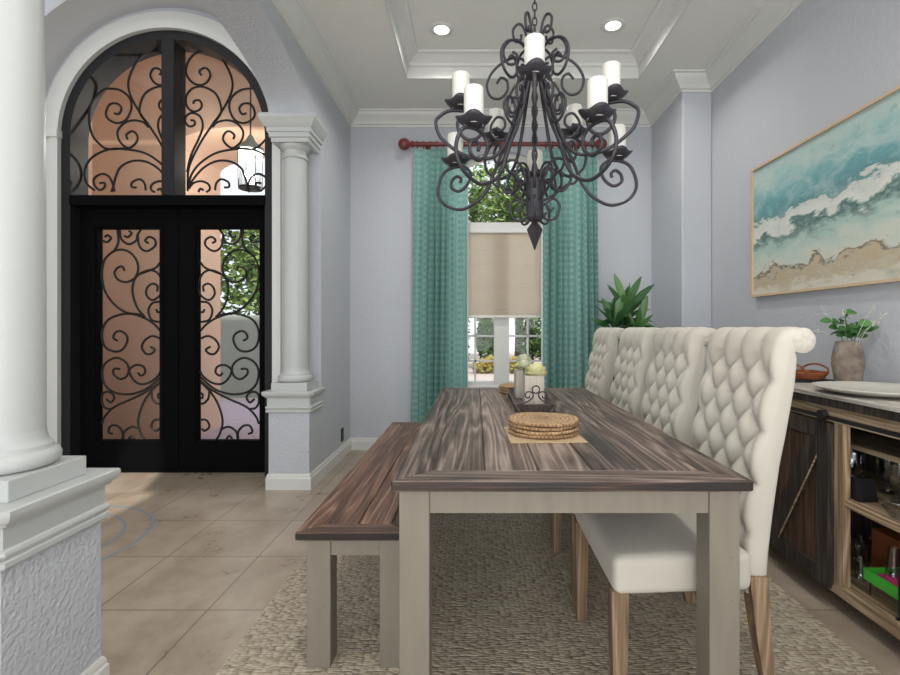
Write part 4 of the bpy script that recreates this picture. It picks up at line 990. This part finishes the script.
for i, (x, y, s) in enumerate([(1.66, 2.12, .9), (1.74, 2.20, 1.0), (1.60, 2.03, .8)]):
    put('glass_tumbler', MB().lathe([(.0001, 0), (.027*s, 0), (.035*s, .10*s), (.033*s, .10*s), (.026*s, .006), (.0001, .006)], 24), M['crystal'], (x, y, zs1), ['clear tumbler in the middle of the three beyond the green tray', 'clear tumbler farthest back on the bottom shelf of the sideboard', 'small clear tumbler on the bottom shelf nearest the pale post'][i], 'glass', smooth=True, angle=50)
t = thing('plastic_tray', 'bright green plastic tray on wire legs on the bottom shelf', 'tray', (1.615, 1.845, zs1))
mb = MB()
for (a, b, c, d) in ((-.085, .085, -.085, -.079), (-.085, .085, .079, .085), (-.085, -.079, -.079, .079), (.079, .085, -.079, .079)): mb.box(a, b, c, d, .055, .098)
mb.box(-.082, .082, -.082, .082, .055, .060); mb.build('tray_body', M['green'], t)
for a in (-.07, .07):
    for b in (-.07, .07): MB().tube([(a, b, .0), (a, b, .056)], .003, 6).build('wire_leg', M['black'], t)
put('folded_napkin', MB().box(-.072, .072, -.072, .072, 0, .022, .008), M['pink'], (1.615, 1.845, zs1+.0605), 'hot pink folded napkin lying in the green tray', 'napkin')
put('glass_tumbler', MB().lathe([(.0001, 0), (.026, 0), (.018, .11), (.016, .11), (.024, .006), (.0001, .006)], 24), M['crystal'], (1.62, 1.895, zs1+.0828), 'narrow clear glass standing on the pink napkin', 'glass', smooth=True, angle=50)
put('wooden_box', MB().box(-.07, .07, -.08, .08, 0, .17, .004), M['crate'], (1.80, 2.06, zs1), 'orange brown wooden box at the back of the bottom shelf', 'box')
mb = MB().tube(crom([(0, -.05, .004), (0, -.05, .16), (0, -.035, .185), (0, .035, .185), (0, .05, .16), (0, .05, .004)], 4), .004, 6).box(-.011, .011, -.055, -.045, 0, .005).box(-.011, .011, .045, .055, 0, .005)
put('wire_stand', mb, M['black'], (1.512, 1.695, zs1+.0005), 'thin black wire stand at the front of the bottom shelf', 'stand')

# ------------------------------------------------------------------ tall plant in the corner
pl = thing('potted_dracaena', 'tall potted plant with long strappy green leaves in the back corner', 'plant', (1.205, 3.97, 0))
MB().lathe([(.0001, 0), (.12, 0), (.14, .02), (.17, .30), (.175, .34), (.16, .345), (.155, .31), (.0001, .30)], 36).build('pot', M['pot'], pl, smooth=True, angle=40)
mb = MB()
for (a, b, h) in ((.02, .02, 1.30), (-.08, -.03, 1.18), (.07, -.04, 1.08)): mb.tube(crom([(a*.5, b*.5, .29), (a, b, .7), (a*1.2, b*1.1, h)], 6), .012, 8)
mb.build('stem', M['bark'], pl, smooth=True)
rr = random.Random(4); mb = MB()
for (a, b, h, n, r0) in ((.024, .022, 1.31, 20, .36), (-.096, -.033, 1.20, 16, .33), (.084, -.044, 1.12, 16, .33)):
    for k in range(n):
        f = k/n; ang = k*2.4+rr.uniform(-.3, .3); el = 1.3-f*1.0+rr.uniform(-.15, .1); ln = r0*rr.uniform(.75, 1.05)
        d = Vector((math.cos(ang)*math.cos(el), math.sin(ang)*math.cos(el), math.sin(el)))
        p = Vector((a, b, h-.16*f)); leaf_quad(mb, p, d, Vector((rr.uniform(-.5, .5), rr.uniform(-1.1, -.3), .8)), ln, rr.uniform(.056, .074), .3, .10+.35*f, 7)
mb.build('leaves', M['dracaena'], pl, smooth=True, recalc=False)

# ------------------------------------------------------------------ outside
struct('ground', MB().box(-14, 16, 4.05, 26, -.3, -.16), M['drive'])
struct('porch_floor', MB().box(-6.5, -.9, 4.051, 8.6, -.159, -.10), M['paver'])
struct('porch_wall', MB().box(-6.5, -3.22, 5.25, 6.2, -.1, 4.4).box(-1.35, -1.0, 5.25, 6.2, -.1, 4.4).prism([(-3.22, 3.1)]+[(-2.285+.935*math.cos(PI-PI*i/24), 3.1+.22*math.sin(PI*i/24)) for i in range(25)]+[(-1.35, 4.4), (-3.22, 4.4)], 'y', 5.25, 6.2), M['peach'])
struct('porch_side_wall', MB().box(-4.3, -4.1, 4.051, 5.25, -.1, 4.4), M['peach'])
struct('porch_ceiling', MB().box(-6.5, -1.0, 4.06, 6.2, 4.4, 4.5), M['peach'])
struct('grey_green_slab', MB().box(-6.5, -1.0, 9.2, 9.4, -.16, 1.39), M['grey_green_slab'])  # added slab standing in for the frosted grey-green reflection in the door pane
lt = thing('porch_lantern', 'glass lantern hanging in the entry porch behind the transom', 'lantern', (-2.30, 5.02, 2.56))
mb = MB().tube([(0, 0, .55), (0, 0, 1.82)], .008, 6).lathe([(.04, 1.80), (.055, 1.82), (.055, 1.84), (0.0001, 1.84)], 16)
mb.build('hanging_rod', M['black'], lt)
MB().lathe([(.125, .40), (.13, .43), (.05, .50), (.02, .56), (.0001, .57)], 20).build('cap', M['grey_green_slab'], lt, smooth=True, angle=40)
MB().lathe([(.112, .03), (.118, .40)], 24, caps=False).build('glass_shade', M['crystal'], lt, smooth=True)
mb = MB().lathe([(.0001, 0), (.115, .01), (.118, .03), (.0001, .03)], 20)
for k in range(4): a = PI/4+k*PI/2; mb.tube([(.118*math.cos(a), .118*math.sin(a), .02), (.122*math.cos(a), .122*math.sin(a), .42)], .006, 6)
mb.build('cage', M['black'], lt)
mb = MB()
for k in range(3): a = k*2.1; mb.lathe([(.011, .03), (.011, .17), (.0001, .175)], 10, (.035*math.cos(a), .035*math.sin(a), 0))
mb.build('candle_tube', M['candle'], lt)
d = bpy.data.lights.new('lantern_lamp', 'POINT'); d.energy = 30; d.color = (1, .92, .82); d.shadow_soft_size = .06
o = bpy.data.objects.new('lantern_lamp', d); COL.objects.link(o); o.parent = lt; o.location = (0, 0, .22)
def foliage(name, label, cat, c, rad_, n, size, mat, seed, trunk=None, group=None):
    rr = random.Random(seed); t = thing(name, label, cat, (c[0], c[1], -.16), group=group); mb = MB(); cz = c[2]+.16
    blobs = [(Vector((rr.uniform(-.6, .6)*rad_[0], rr.uniform(-.6, .6)*rad_[1], cz+rr.uniform(-.6, .6)*rad_[2])), rr.uniform(.35, .6)) for _ in range(14)]
    for k in range(n):
        b, s_ = blobs[k % len(blobs)]
        d = Vector((rr.gauss(0, 1), rr.gauss(0, 1), rr.gauss(0, 1))).normalized(); q = rr.uniform(.75, 1.0)
        p = b+Vector((d.x*rad_[0]*s_, d.y*rad_[1]*s_, d.z*rad_[2]*s_))*q
        if p.z < .02: p.z = rr.uniform(.03, .2)
        a = Vector((rr.gauss(0, 1), rr.gauss(0, 1), rr.gauss(0, .6))).normalized(); u = a.orthogonal().normalized(); l = size*rr.uniform(.7, 1.3)
        mb.add([p-a*l, p+u*l*.45, p+a*l, p-u*l*.45], [(0, 1, 2, 3)])
    mb.build('foliage', mat, t, recalc=False)
    tk = MB().tube([(0, 0, 0), (.04, .02, cz*.5), (0, 0, cz)], [trunk or .03, (trunk or .03)*.8, (trunk or .03)*.5], 10)
    if trunk:
        for k in range(5): a = k*1.3; tk.tube([(0, 0, cz*.7), (rad_[0]*.5*math.cos(a), rad_[1]*.5*math.sin(a), cz+rad_[2]*.3)], trunk*.3, 6)
    tk.build('trunk' if trunk else 'stem', M['bark'], t, smooth=True)
foliage('garden_tree', 'broad leafy tree seen through the arched top of the window', 'tree', (1.6, 18.0, 4.6), (2.3, 2.0, 2.6), 5200, .13, M['tree_leaf'], 21, .16)
foliage('garden_tree', 'slim tree partly hidden behind the teal curtain nearer the columns', 'tree', (-3.2, 19.5, 4.2), (1.5, 1.5, 2.3), 3000, .13, M['tree_leaf'], 22, .13)
foliage('garden_tree', 'leafy tree beyond the grey green slab seen through the open side of the porch', 'tree', (-5.2, 11.8, 2.9), (1.5, 1.2, 1.9), 5000, .09, M['tree_leaf'], 23, .10)
for i, (x, lab) in enumerate([(-.75, 'dark green hedge bush behind the window sash nearer the columns'), (.55, 'dark green hedge bush in the middle of the window view'), (1.85, 'dark green hedge bush behind the window sash nearer the corner plant')]):
    foliage('hedge_bush', lab, 'bush', (x, 15.8, .95), (.52, .5, 1.0), 2600, .07, M['hedge_leaf'], 30+i)
for i, x in enumerate((-.62, .33, 1.28)):
    foliage('flowering_shrub', ['low yellow flowering shrub under the hedge nearer the columns', 'low yellow flowering shrub under the middle hedge bush', 'low yellow flowering shrub under the hedge nearer the corner plant'][i], 'shrub', (x, 14.2, .12), (.38, .36, .28), 1300, .05, M['bed_leaf'], 40+i)
